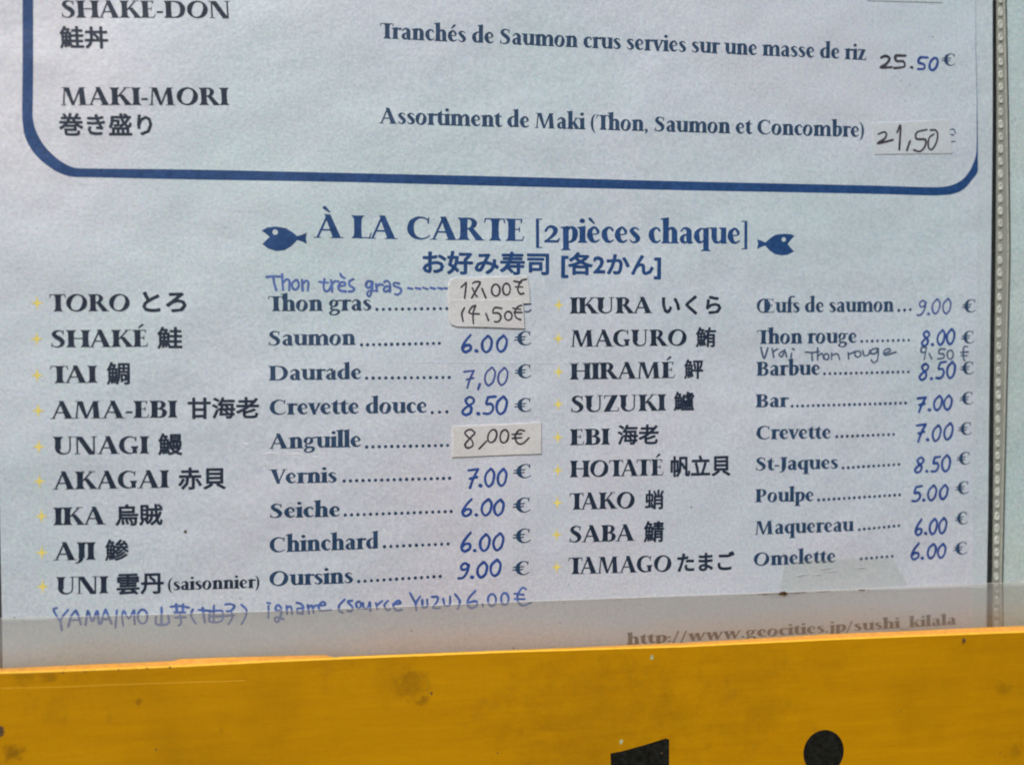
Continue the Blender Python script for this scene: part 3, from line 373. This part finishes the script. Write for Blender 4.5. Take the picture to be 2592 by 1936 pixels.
G['q'] = (.60, [[(.28, -.30), (.62, -.30), (.62, -.27), (.555, -.23), (.555, .66), (.50, .66), (.36, .60), (.36, -.23), (.28, -.27)]]+sk((.40, .60, .06), (.28, .60, .08), (.15, .46, .16), (.135, .28, .2), (.19, .10, .15), (.28, .05, .08), (.38, .13, .07)))
G['r'] = (.45, ls(.08)+sk((.24, .47, .06), (.31, .58, .09), (.42, .58, .13)))
G['s'] = (.44, sk((.36, .53, .05), (.29, .60, .06), (.19, .60, .09), (.125, .50, .15), (.20, .38, .18), (.31, .26, .18), (.33, .14, .15), (.25, .045, .09), (.14, .045, .06), (.07, .13, .05)))
G['t'] = (.38, [[(.08, .15), (.27, .15), (.27, .84), (.20, .76), (.08, .66)]]+sk((.18, .2, .19), (.22, .07, .15), (.30, .045, .09), (.38, .09, .05))+rc(.01, .575, .38, .635))
G['u'] = (.64, [[(.0, .66), (.0, .62), (.08, .59), (.27, .655), (.27, .2), (.08, .2), (.08, .59)][:1]+[(.0, .62), (.08, .58), (.08, .22), (.27, .22), (.27, .66)]]+sk((.175, .26, .19), (.21, .1, .15), (.30, .05, .09), (.40, .10, .07), (.44, .2, .06))+[[(.41, 0), (.62, .02), (.64, .05), (.60, .08), (.60, .66), (.34, .66), (.34, .62), (.41, .59)]])
G['v'] = (.56, dg(.23, -.01, .04, .655, .13, .22)+dg(.25, 0, .46, .655, .06, .10)+rc(-.02, .62, .33, .655)+rc(.40, .62, .60, .655))
G['w'] = (.86, dg(.20, -.01, .03, .655, .13, .21)+dg(.22, 0, .38, .655, .06, .08)+dg(.50, -.01, .34, .655, .13, .20)+dg(.53, 0, .74, .655, .06, .10)+rc(-.03, .62, .3, .655)+rc(.68, .62, .88, .655))
G['z'] = (.50, dg(.03, 0, .25, .65, .20, .20)+rc(.05, .585, .44, .65)+rc(.04, 0, .46, .065)+[[(.04, .48), (.08, .48), (.10, .65), (.05, .65)], [(.42, 0), (.46, 0), (.49, .18), (.45, .18)]])
G['2'] = (.62, sk((.10, .46, .09), (.17, .59, .09), (.30, .63, .12), (.42, .52, .17), (.38, .34, .14), (.22, .16, .09), (.10, .06, .08))+[[(.05, .0), (.52, .0), (.58, .17), (.54, .18), (.48, .10), (.05, .10)]])
G['.'] = (.26, [disc(.13, .09, .09, 10)])
G[','] = (.28, sk((.14, .08, .17), (.17, -.02, .11), (.10, -.15, .04)))
G[':'] = (.28, [disc(.13, .09, .09, 10), disc(.13, .5, .09, 10)])
G['-'] = (.36, dg(.04, .28, .06, .40, .27))
G['('] = (.34, sk((.30, 1.03, .05), (.17, .82, .10), (.12, .45, .15), (.16, .05, .11), (.28, -.2, .05)))
G[')'] = (.34, sk((.04, 1.03, .05), (.17, .82, .10), (.22, .45, .15), (.18, .05, .11), (.06, -.2, .05)))
G['['] = (.36, rc(.10, -.25, .22, 1.08)+rc(.10, 1.03, .34, 1.08)+rc(.10, -.25, .34, -.2))
G[']'] = (.36, rc(.16, -.25, .28, 1.08)+rc(.04, 1.03, .28, 1.08)+rc(.04, -.25, .28, -.2))
G['/'] = (.42, dg(.0, -.15, .30, 1.05, .09))
G['_'] = (.5, rc(0, -.16, .5, -.10))
G['€'] = (.92, sk((.84, .76, .05), (.78, .90, .06), (.62, .965, .07), (.46, .90, .12), (.34, .74, .2), (.30, .5, .24), (.34, .25, .2), (.48, .08, .12), (.64, .04, .07), (.80, .10, .06), (.88, .18, .05))+[[(.80, .70), (.85, .70), (.87, .99), (.83, .96)]]+dg(.03, .55, .10, .64, .56)+dg(.0, .36, .07, .45, .54))
def acc(ch, base, pts, w=.09):
    a, p = G[base]; G[ch] = (a, p+sk(*pts))
acc('É', 'E', [(.27, 1.10, .06), (.42, 1.27, .13)]); acc('À', 'A', [(.32, 1.30, .14), (.48, 1.12, .06)])
acc('é', 'e', [(.22, .76, .06), (.36, .93, .12)]); acc('è', 'e', [(.14, .95, .12), (.28, .77, .06)])
G[' '] = (.29, [])
for ch in list(G):                            # tall x-height of the face
    if ch.islower() and ch != 'œ' or ch == '2':
        a, p = G[ch]; G[ch] = (a*1.15-.035, [[(x*1.15, y*1.15) for x, y in q] for q in p])
CACHE = {}
def glyph(ch):
    if ch not in CACHE: CACHE[ch] = union(G[ch][1]) if G[ch][1] else ([], [])
    return CACHE[ch]

# handwritten figures, drawn with one pen stroke each (unit height)
HG = {'0': (.66, [[(.36, 1, 0), (.12, .72, 0), (.08, .3, 0), (.26, 0, 0), (.48, .22, 0), (.54, .7, 0), (.40, .98, 0), (.33, 1, 0)]]),
 '5': (.62, [[(.58, 1, 0), (.24, .96, 0)], [(.24, .96, 0), (.17, .58, 0), (.40, .58, 0), (.50, .32, 0), (.34, .04, 0), (.06, .05, 0)]]),
 '6': (.60, [[(.46, 1.06, 0), (.20, .66, 0), (.06, .24, 0), (.22, 0, 0), (.46, .16, 0), (.44, .40, 0), (.24, .42, 0), (.08, .25, 0)]]),
 '7': (.66, [[(.06, .92, 0), (.56, .97, 0)], [(.56, .97, 0), (.36, .5, 0), (.22, -.05, 0)], [(.18, .45, 0), (.52, .53, 0)]]),
 '8': (.66, [[(.56, .84, 0), (.38, 1, 0), (.18, .84, 0), (.26, .62, 0), (.46, .40, 0), (.42, .10, 0), (.20, 0, 0), (.06, .18, 0), (.22, .42, 0), (.50, .64, 0), (.56, .84, 0)]]),
 '9': (.60, [[(.50, .84, 0), (.30, 1, 0), (.12, .80, 0), (.20, .58, 0), (.42, .62, 0), (.52, .88, 0), (.46, .4, 0), (.28, .04, 0), (.04, .0, 0)]]),
 '.': (.30, [[(.10, .06, 0), (.14, .04, 0)]]), ',': (.30, [[(.16, .14, 0), (.08, -.14, 0)]])}

# ---------------------------------------------------------------- laying ink on the sheet
def lay(name, v2, faces, m, parent, lift=.03, plane=None):
    vs = [W(x, (S(x, z) if plane is None else plane)-lift, z) for x, z in v2]
    return mesh_obj(name, vs, faces, m, parent)
KERN = {'Th': .12, 'Tr': .14, 'TA': .14, 'AT': .12, 'TO': .04, 'OT': .04, 'Ve': .12, 'LA': .06, 'UZ': .06, 'ZU': .04, 'ev': .03, 've': .03, 'UN': .02, 'AG': .06, 'AK': .0, 'KU': .05, 'RA': .03, 'TÉ': 0}
def run(text, x0, z0, x1, z1, cap):
    adv, pen = [], 0
    for ch, nx in zip(text, text[1:]+' '): adv.append(pen); pen += G[ch][0]-KERN.get(ch+nx, 0)
    # side bearings trimmed so the run fills x0..x1
    L = math.hypot(x1-x0, z1-z0); sx = L/(pen-.04); ux, uz = (x1-x0)/L, (z1-z0)/L
    V, Fc = [], []
    for ch, a in zip(text, adv):
        gv, gf = glyph(ch); b = len(V)
        for u, v in gv:
            d = (u+a-.0)*sx; h = v*cap
            V.append((x0+ux*d-uz*h, z0+uz*d+ux*h))
        Fc += [tuple(i+b for i in f) for f in gf]
    return V, Fc
def cjk(text, x0, z0, x1, z1, h, bold=.052):
    c = bpy.data.curves.new('t', 'FONT'); c.body = text; c.resolution_u = 2
    o = bpy.data.objects.new('t', c); sc.collection.objects.link(o); bpy.context.view_layer.update()
    me = o.evaluated_get(bpy.context.evaluated_depsgraph_get()).to_mesh()
    pv = [(v.co.x, v.co.y) for v in me.vertices]; fs = [tuple(p.vertices) for p in me.polygons]
    use = {}
    for f in fs:
        for a, b in zip(f, f[1:]+f[:1]): use[(min(a, b), max(a, b))] = use.get((min(a, b), max(a, b)), 0)+1
    bpy.data.objects.remove(o); bpy.data.curves.remove(c)
    P = []                                    # every outline edge gets a round pen: the rounded bold cut of the print
    for (a, b), k in use.items():
        if k == 1:
            hl = hull(disc(*pv[a], bold/2, 6)+disc(*pv[b], bold/2, 6))
            if len(hl) > 2: P.append(hl)
    n0 = len(pv); v2, f2 = union(P); pv = pv+v2; fs = fs+[tuple(i+n0 for i in f) for f in f2]
    ax, bx = min(p[0] for p in pv), max(p[0] for p in pv); ay, by = min(p[1] for p in pv), max(p[1] for p in pv)
    L = math.hypot(x1-x0, z1-z0); ux, uz = (x1-x0)/L, (z1-z0)/L; V = []
    for x, y in pv:
        d = (x-ax)/(bx-ax)*L; k = (y-ay)/(by-ay)*h; V.append((x0+ux*d-uz*k, z0+uz*d+ux*k))
    return V, fs, n0

def interp(tab, z):
    t = sorted([(b, a) for a, b in tab])
    if z <= t[0][0]: return t[0][1]
    for (z0, a), (z1, b) in zip(t, t[1:]):
        if z <= z1: return a+(b-a)*(z-z0)/(z1-z0)
    return t[-1][1]
EDGE = lambda z: interp(DATA['edge'], z)      # right edge of the sheet
# ---------------------------------------------------------------- backboard of the menu case
bb = mesh_obj('backboard', [W(-190, 4, -150), W(260, 4, -150), W(260, 4, 230), W(-190, 4, 230), W(-190, 9, -150), W(260, 9, -150), W(260, 9, 230), W(-190, 9, 230)],
              [(0, 1, 2, 3), (7, 6, 5, 4), (0, 4, 5, 1), (1, 5, 6, 2), (2, 6, 7, 3), (3, 7, 4, 0)], M['dark'])
bb['kind'] = 'structure'

# ---------------------------------------------------------------- the menu page

LEFT = lambda z: -103.15
def sheet(name, xl, xr, z0, z1, yf, m, parent, nx=70, nz=90, thick=.12):
    V, Fc = [], []
    for side in (0, 1):
        for j in range(nz+1):
            z = z0+(z1-z0)*j/nz
            for i in range(nx+1):
                a, b = (xl(z) if callable(xl) else xl), (xr(z) if callable(xr) else xr)
                x = a+(b-a)*i/nx; V.append(W(x, yf(x, z)+thick*side, z))
    n = (nx+1)*(nz+1)
    for j in range(nz):
        for i in range(nx):
            a = j*(nx+1)+i; Fc.append((a, a+1, a+nx+2, a+nx+1)); Fc.append((n+a, n+a+nx+1, n+a+nx+2, n+a+1))
    def wall(ids):                             # side walls get corners of their own so the face stays evenly shaded
        b = len(V)
        for a in ids: V.extend([V[a], V[n+a]])
        for k in range(len(ids)-1): Fc.append((b+2*k, b+2*k+1, b+2*k+3, b+2*k+2))
    wall([i for i in range(nx+1)]); wall([nz*(nx+1)+i for i in range(nx+1)])
    wall([j*(nx+1) for j in range(nz+1)]); wall([j*(nx+1)+nx for j in range(nz+1)])
    o = mesh_obj(name, V, Fc, m, parent, True)
    fl_ = [k < 2*nx*nz for k in range(len(o.data.polygons))]; o.data.polygons.foreach_set('use_smooth', fl_); return o
page = thing('menu_page', 'white sleeved sushi menu page with navy serif print and handwritten prices', 'menu', (2.7, 0, -74))
sheet('paper_sheet', LEFT, EDGE, -74, 223, S, M['paper'], page)

# blue rounded frame line
fo, fi = DATA['frame_out'], DATA['frame_in']
def clampx(p): return (min(p[0], EDGE(p[1])-.02), p[1])
fo2 = smooth_path([tuple(p) for p in fo], 4); fi2 = smooth_path([tuple(p) for p in fi], 4)
V = []; Fc = []
for a, b in zip(fo2, fi2):
    a, b = clampx(a), clampx(b)
    if abs(a[0]-b[0])+abs(a[1]-b[1]) < .2: b = (a[0]-.16, b[1])
    V += [a, b]
for i in range(len(fo2)-1): Fc.append((2*i, 2*i+1, 2*i+3, 2*i+2))
lay('frame_line', V, Fc, M['b'], page, .02)

# words
CAT = {'k': 'dish_name', 'n': 'printed_text', 'b': 'heading'}
for t, c, x0, z0, x1, z1, h in DATA['latin']:
    V, Fc = run(t, x0, z0, x1, z1, h); nm = 'web_address' if t.startswith('http') else CAT[c]
    lay(nm, V, Fc, M['k' if nm == 'web_address' else c], page)
for t, c, x0, z0, x1, z1, h in DATA['cjk']:
    kana = any(ch in 'とろいくらたまごおみかん' for ch in t)
    V, Fc, n0 = cjk(t, x0, z0, x1, z1, h, .066 if kana else .050 if len(t) == 1 else .056)
    o = lay('japanese_text', V, Fc, M[c], page)
    for v in o.data.vertices[n0:]: v.co.y -= .006*MM
for x0, z0, x1, z1, h in DATA['euro']:
    V, Fc = run('€', x0, z0, x1, z1, h); lay('euro_sign', V, Fc, M['n'], page)
for n, x0, z0, x1, z1 in DATA['dots']:
    P, Q = [], []
    for i in range(n):
        f = i/(n-1); b = len(P); x, z = x0+(x1-x0)*f, z0+(z1-z0)*f
        P += disc(x, z, .355+random.uniform(-.02, .03), 9); Q.append(tuple(range(b, b+9)))
    lay('dotted_leader', P, Q, M['n'], page)
star0 = None
for x, z in DATA['stars']:
    P = []
    for i in range(16):
        a = math.pi*i/8; r = 1.0 if i % 4 == 0 else (.42 if i % 2 == 0 else .52)
        if i % 4 == 0: r = 1.35 if i in (4, 12) else 1.2
        P.append((x+r*math.cos(a), z+r*math.sin(a)*1.1))
    P.append((x, z)); lay('star_bullet', P, [(i, (i+1) % 16, 16) for i in range(16)], M['star'], page, .025)
# fish emblems
def fish(out, eye):
    o = ccw([tuple(p) for p in out]); e = disc(eye[0][0], eye[0][1], math.dist(eye[0], eye[1])*.8, 12)
    vs = [Vector(p) for p in o]+[Vector(p) for p in e]
    r = cdt(vs, [], [list(range(len(o))), list(range(len(o), len(o)+len(e)))], 1, 1e-5)
    fs = [tuple(f) for f, q in zip(r[2], r[5]) if list(q) == [0]]
    lay('fish_emblem', [(v.x, v.y) for v in r[0]], fs, M['b'], page)
fish(DATA['fishL'], DATA['eyeL']); fish(DATA['fishR'], DATA['eyeR'])

# handwriting on the page
def pen(strokes, w):
    P = []
    for s in strokes:
        P += stroke([(x, z, w*random.uniform(.82, 1.15)) for x, z in s], 4, 7)
    return union(P)
TR = DATA['trace']
for key, m, w in (('tres', 'hp', .52), ('yam', 'hp', .52), ('vrai', 'ht', .42), ('two5', 'hb', .62), ('five0', 'h', .62), ('remnant', 'ht', .34), ('remnant2', 'ht', .34)):
    v, f = pen(TR[key], w); lay('handwritten_text' if key not in ('two5', 'five0') else 'handwritten_price', v, f, M[m], page, .035)
for t, c, x0, z0, x1, z1, h in DATA['hand']:
    P = []; pen_x = 0; L = math.hypot(x1-x0, z1-z0); ux, uz = (x1-x0)/L, (z1-z0)/L
    tot = sum(HG[ch][0] for ch in t)-.1; k = L/tot; w = .60 if c == 'h' else .44
    for ch in t:
        jx, jy, js = random.uniform(-.03, .03), random.uniform(-.03, .03), random.uniform(.94, 1.05)
        sl = random.uniform(.02, .10)
        for s in HG[ch][1]:
            q = []
            for u, v, _ in s:
                u2 = (u*js+jx+sl*v+pen_x-.06)*k; v2 = (v*js+jy)*h*.94
                q.append((x0+ux*u2-uz*v2, z0+uz*u2+ux*v2, (w+(.2 if ch in '.,' else 0))*random.uniform(.85, 1.12)))
            P += stroke(q, 4, 7)
        pen_x += HG[ch][0]
    v, f = union(P); lay('handwritten_price', v, f, M[c], page, .035)
# mould specks and film creases
for x, z, r in DATA['specks']:
    P = [(x+r*random.uniform(.6, 1.2)*math.cos(a/7*2*math.pi), z+r*random.uniform(.6, 1.2)*math.sin(a/7*2*math.pi)) for a in range(7)]
    lay('mould_speck', P, [tuple(range(7))], M['mould'], page, .04)
def ridge(name, pts, w, hgt, m, parent, lift=.02):
    s = smooth_path([tuple(p) for p in pts], 4); V, Fc = [], []
    for i, (x, z) in enumerate(s):
        t = math.sin(math.pi*i/(len(s)-1)); a = s[max(i-1, 0)]; b = s[min(i+1, len(s)-1)]
        L = math.dist(a, b) or 1; nx, nz = -(b[1]-a[1])/L, (b[0]-a[0])/L
        for k, dy in ((-1, 0), (0, hgt*t), (1, 0)):
            X_, Z_ = x+nx*w*k*t*.5, z+nz*w*k*t*.5; V.append(W(X_, S(X_, Z_)-lift-dy, Z_))
    for i in range(len(s)-1):
        a = 3*i; Fc += [(a, a+1, a+4, a+3), (a+1, a+2, a+5, a+4)]
    return mesh_obj(name, V, Fc, m, parent, True)
for w in DATA['wrinkle']: ridge('film_crease', w, .22, .10, M['crease'], page)
ridge('fold_line', DATA['fold'], .22, .05, M['paper'], page)

# ---------------------------------------------------------------- price stickers
def offset_poly(pts, k):
    cx, cz = sum(p[0] for p in pts)/len(pts), sum(p[1] for p in pts)/len(pts)
    return [(cx+(x-cx)*k, cz+(z-cz)*k) for x, z in pts]
def patch(name, pts, base, thick, m, parent):  # thin slab following the sheet, with a soft upper arris
    n = len(pts); inner = []
    cx, cz = sum(p[0] for p in pts)/n, sum(p[1] for p in pts)/n
    for x, z in pts:
        d = math.dist((x, z), (cx, cz)); inner.append((x+(cx-x)/d*.14, z+(cz-z)/d*.14))
    V = [W(x, S(x, z)-base, z) for x, z in pts]+[W(x, S(x, z)-base-thick*.6, z) for x, z in pts]+[W(x, S(x, z)-base-thick, z) for x, z in inner]
    V.append(W(cx, S(cx, cz)-base-thick, cz)); Fc = []
    for i in range(n):
        j = (i+1) % n; Fc += [(i, j, n+j, n+i), (n+i, n+j, 2*n+j, 2*n+i), (2*n+i, 2*n+j, 3*n)]
    return mesh_obj(name, V, Fc, m, parent)
def dense(pts, step=2.0):
    o = []
    for a, b in zip(pts, pts[1:]+pts[:1]):
        k = max(1, int(math.dist(a, b)/step))
        for i in range(k): o.append((a[0]+(b[0]-a[0])*i/k, a[1]+(b[1]-a[1])*i/k))
    return o
def sticker(key, label, tr, w, base=.02, m='sticker', th=.26):
    pts = [tuple(p) for p in DATA['stk'][key]]; c = (sum(p[0] for p in pts)/len(pts), sum(p[1] for p in pts)/len(pts))
    t = thing('price_sticker', label, 'price sticker', (c[0], S(*c), min(p[1] for p in pts)), 'price stickers on the menu page')
    patch('label_paper', dense(pts), base, th, M[m], t)
    if tr:
        v, f = pen(TR[tr], w); lay('handwritten_price', v, f, M['hb'], t, base+th+.03)
sticker('a', 'cream price sticker reading 12,00 euros, the upper of the two overlapping ones', 'twelve', .42, .02)
sticker('b', 'cream price sticker reading 14,50 euros with a rounded lower left corner', 'fourteen', .42, .10)
sticker('c', 'slightly tilted cream price sticker reading 8,00 euros beside Anguille', 'eight', .42)
sticker('d', 'pale price sticker reading 21,50 beside the Maki assortment line', 'twone', .50, .02, 'pale_sticker', .12)
sticker('e', 'pale blank sticker cut off by the top edge near the top right corner', None, 0, .02, 'backing', .10)

# clear tape over the foot of the page
tp = [tuple(p) for p in DATA['stk']['tape']]
tape = thing('tape_strip', 'yellowed clear tape scrap stuck over the word Omelette and the plastic guard edge', 'tape', (sum(p[0] for p in tp)/len(tp), -1, min(p[1] for p in tp)))
patch('tape_film', dense(tp), .10, .10, M['tape'], tape)
for k in range(7):
    x = random.uniform(tp[0][0]+1, tp[0][0]+18); z = tp[0][1]-random.uniform(1.2, 3.0)
    ridge('tape_wrinkle', [(x, z), (x+random.uniform(1, 2), z+random.uniform(-.2, .3)), (x+random.uniform(2, 4), z+random.uniform(-.1, .4))], .16, .05, M['pale_sticker'], tape, .22)

# ---------------------------------------------------------------- plastic sleeve: backing margin, welded seam with beads
D0 = lambda z: interp(DATA['dark0'], z); D1 = lambda z: interp(DATA['dark1'], z); D2 = lambda z: interp(DATA['strip1'], z)
sleeve = thing('plastic_sleeve', 'clear plastic menu sleeve whose welded beaded seam runs down the right side', 'plastic sleeve', (110, .3, -76))
sheet('sleeve_back', LEFT, D0, -76, 225, lambda x, z: S(x, z)+.2, M['backing'], sleeve, 40, 60)
sheet('seam_strip', D1, D2, -76, 225, lambda x, z: -.35, M['seam'], sleeve, 3, 50, .25)
def rod(name, f, y, r, m, parent, z0=-76, z1=225, n=60):
    V, Fc = [], []
    for j in range(n+1):
        z = z0+(z1-z0)*j/n; x = f(z)
        for k in range(6): V.append(W(x+r*math.cos(k*math.pi/3), y+r*math.sin(k*math.pi/3), z))
    for j in range(n):
        for k in range(6):
            a = 6*j+k; b = 6*j+(k+1) % 6; Fc.append((a, b, b+6, a+6))
    return mesh_obj(name, V, Fc, m, parent, True)
rod('seam_edge', lambda z: D2(z)-.5, -.4, .10, M['bead'], sleeve)
rod('sleeve_edge', lambda z: D2(z)+.02, -.45, .13, M['dark'], sleeve)
V, Fc = [], []                                # one bead: raised pad with a dimple
nb = 12
for rr, yy in ((1.0, 0), (.92, -.20), (.66, -.26), (.36, -.08)):
    for k in range(nb):
        a = 2*math.pi*k/nb; ca, sa = math.cos(a), math.sin(a)
        V.append((.62*rr*math.copysign(abs(ca)**.7, ca)*MM, yy*MM, 1.08*rr*math.copysign(abs(sa)**.7, sa)*MM))
V.append((0, -.05*MM, 0))
for q in range(3):
    for k in range(nb): Fc.append((q*nb+k, q*nb+(k+1) % nb, (q+1)*nb+(k+1) % nb, (q+1)*nb+k))
for k in range(nb): Fc.append((3*nb+k, 3*nb+(k+1) % nb, 4*nb))
bead_me = bpy.data.meshes.new('seam_bead'); bead_me.from_pydata(V, [], Fc); bead_me.materials.append(M['bead'])
bead_me.polygons.foreach_set('use_smooth', [True]*len(bead_me.polygons))
z = 92.0
while z > -60:
    o = bpy.data.objects.new('seam_bead', bead_me); o.location = W(D1(z)+.95, -.36, z)
    o.rotation_euler = (0, random.uniform(-.08, .08), 0); s = random.uniform(.88, 1.05); o.scale = (s, random.uniform(.7, 1.1), s)
    link(o, sleeve); z -= 2.82

# the next page, to the right of the seam
page2 = thing('menu_page', 'blank greenish white margin of the next menu page right of the seam', 'menu', (170, 0, -74))
sheet('paper_sheet', lambda z: D2(z)+.35, 225, -74, 223, lambda x, z: -.1-.2*math.sin((x-116)/40), M['paper_next'], page2, 20, 60)

# ---------------------------------------------------------------- yellow front plate
plate = thing('front_plate', 'worn yellow wooden front plate of the menu case with black paint marks', 'front plate', (0, -6.7, -150))
def iz(tab, x):
    for (x0, a), (x1, b) in zip(tab, tab[1:]):
        if x <= x1: return a+(b-a)*(x-x0)/(x1-x0)
    return tab[-1][1]
PB = lambda x: iz(DATA['plate_back'], x) if x < 118 else DATA['plate_back'][-1][1]
PF = lambda x: iz(DATA['plate_front'], x) if x < 118 else DATA['plate_front'][-1][1]
xs = [-190]+[-125+.75*i for i in range(int(250/.75)+1)]+[240]
V, Fc, n = [], [], len(xs)
chip = lambda x: .05*math.sin(x*1.9)+.04*math.sin(x*5.3+1)
for x in xs: V.append(W(x, -8, -150))
for x in xs: V.append(W(x, -8, PF(x)-.30+.6*chip(x)*.4))
for x in xs: V.append(W(x, -5.5, -150))
for x in xs: V.append(W(x, -5.5, PB(x)-.12))
for i in range(n-1):
    Fc += [(i, i+1, n+i+1, n+i), (2*n+i, 3*n+i, 3*n+i+1, 2*n+i+1)]
mesh_obj('plate_board', V, Fc, M['plate'], plate)
V, Fc = [], []
for x in xs:
    V += [W(x, -8.0, PF(x)-.30+.6*chip(x)*.4), W(x, -7.86, PF(x)-.08), W(x, -7.6, PF(x))]
for i in range(n-1):
    a = 3*i; Fc += [(a, a+3, a+4, a+1), (a+1, a+4, a+5, a+2)]
mesh_obj('front_rim', V, Fc, M['rim'], plate, True)
V, Fc = [], []
for x in xs:
    V += [W(x, -7.6, PF(x)), W(x, -5.75, PB(x)-.03), W(x, -5.5, PB(x)), W(x, -5.5, PB(x)-.12)]
F1, F2 = [], []
for i in range(n-1):
    a = 4*i; F1 += [(a, a+4, a+5, a+1)]; F2 += [(a+1, a+5, a+6, a+2), (a+2, a+6, a+7, a+3)]
mesh_obj('top_ledge', V, F1, M['ledge'], plate, True)
mesh_obj('rear_rim', V, F2, M['rim'], plate, True)
def paint(name, pts, m, y=-8.02):
    pts = ccw([tuple(p) for p in pts]); vs = [Vector(p) for p in pts]; r = cdt(vs, [], [list(range(len(pts)))], 1, 1e-5)
    return lay(name, [(v.x, v.y) for v in r[0]], [tuple(f) for f, q in zip(r[2], r[5]) if q], m, plate, 0, y)
paint('painted_figure_one', DATA['one'], M['black_paint'])
c, e = DATA['dot']; r = e[0]-c[0]
paint('painted_dot', [(c[0]+r*math.cos(2*math.pi*i/40), c[1]+r*1.04*math.sin(2*math.pi*i/40)) for i in range(40)], M['black_paint'])
for x, z, r in DATA['plate_specks']:
    P = [(x+r*random.uniform(.5, 1.1)*math.cos(a/8*2*math.pi), z+1.3*r*random.uniform(.5, 1.1)*math.sin(a/8*2*math.pi)) for a in range(8)]
    paint('paint_chip', P, M['chip'] if r > .5 else M['dirt'], -8.03)
for w in DATA['scratches']:
    q = smooth_path([tuple(p) for p in w], 4); P = [(x, z+.05) for x, z in q]+[(x+.03, z-.05) for x, z in q[::-1]]
    paint('scratch', P, M['rim'] if len(w) > 3 else M['dirt'], -8.03)
for (x, z), r in zip(DATA['left_smudge'], (1.0,)):
    P = [(x+r*random.uniform(.45, 1.15)*math.cos(a/22*2*math.pi), z+1.5*r*random.uniform(.45, 1.15)*math.sin(a/22*2*math.pi)) for a in range(22)]
    paint('dirt_spot', P, M['dirt'], -8.03)

# ---------------------------------------------------------------- frosted plastic guard tucked behind the plate
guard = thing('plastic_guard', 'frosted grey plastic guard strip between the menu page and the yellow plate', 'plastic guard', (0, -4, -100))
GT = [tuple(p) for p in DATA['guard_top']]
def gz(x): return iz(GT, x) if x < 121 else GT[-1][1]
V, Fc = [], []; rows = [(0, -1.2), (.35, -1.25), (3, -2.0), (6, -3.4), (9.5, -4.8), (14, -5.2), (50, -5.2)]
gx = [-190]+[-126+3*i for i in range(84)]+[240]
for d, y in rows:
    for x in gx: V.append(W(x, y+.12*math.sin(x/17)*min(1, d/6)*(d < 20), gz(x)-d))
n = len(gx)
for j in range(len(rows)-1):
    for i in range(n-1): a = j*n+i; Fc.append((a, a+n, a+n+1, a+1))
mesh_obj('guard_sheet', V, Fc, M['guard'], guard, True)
V, Fc = [], []
for x in gx: V += [W(x, -1.2, gz(x)+.005), W(x, -1.13, gz(x)+.05), W(x, -1.05, gz(x)+.005)]
for i in range(n-1):
    a = 3*i; Fc += [(a, a+3, a+4, a+1), (a+1, a+4, a+5, a+2)]
mesh_obj('guard_edge', V, Fc, M['guard_edge'], guard, True)
for x0, w_, h_ in ((59.2, 4.2, .16), (61.5, 1.1, .55), (64.5, 3.0, .10), (71, 2.2, .08), (80.5, .9, .22)):   # brown grime caught along the cut edge
    P = [W(x0+w_*random.uniform(.8, 1.1)*math.cos(a/9*math.pi), -1.45, gz(x0)-.25+h_*random.uniform(.4, 1.2)*math.sin(a/9*math.pi)) for a in range(18)]
    mesh_obj('dirt_streak', P, [tuple(range(18))], M['dirt'], guard)
for k in range(46):
    x = random.choice([random.uniform(-100, 115), random.uniform(58, 92)]); z = gz(x)-random.choice([random.uniform(.15, .5), random.uniform(.2, 8.5)]); r = random.uniform(.05, .17)
    d = gz(x)-z; y = -1.25-d*.38-.15
    P = [W(x+r*random.uniform(.5, 1.4)*math.cos(a/6*2*math.pi), y, z+r*random.uniform(.5, 1.1)*math.sin(a/6*2*math.pi)) for a in range(6)]
    mesh_obj('dirt_speck', P, [tuple(range(6))], M['dirt'], guard)
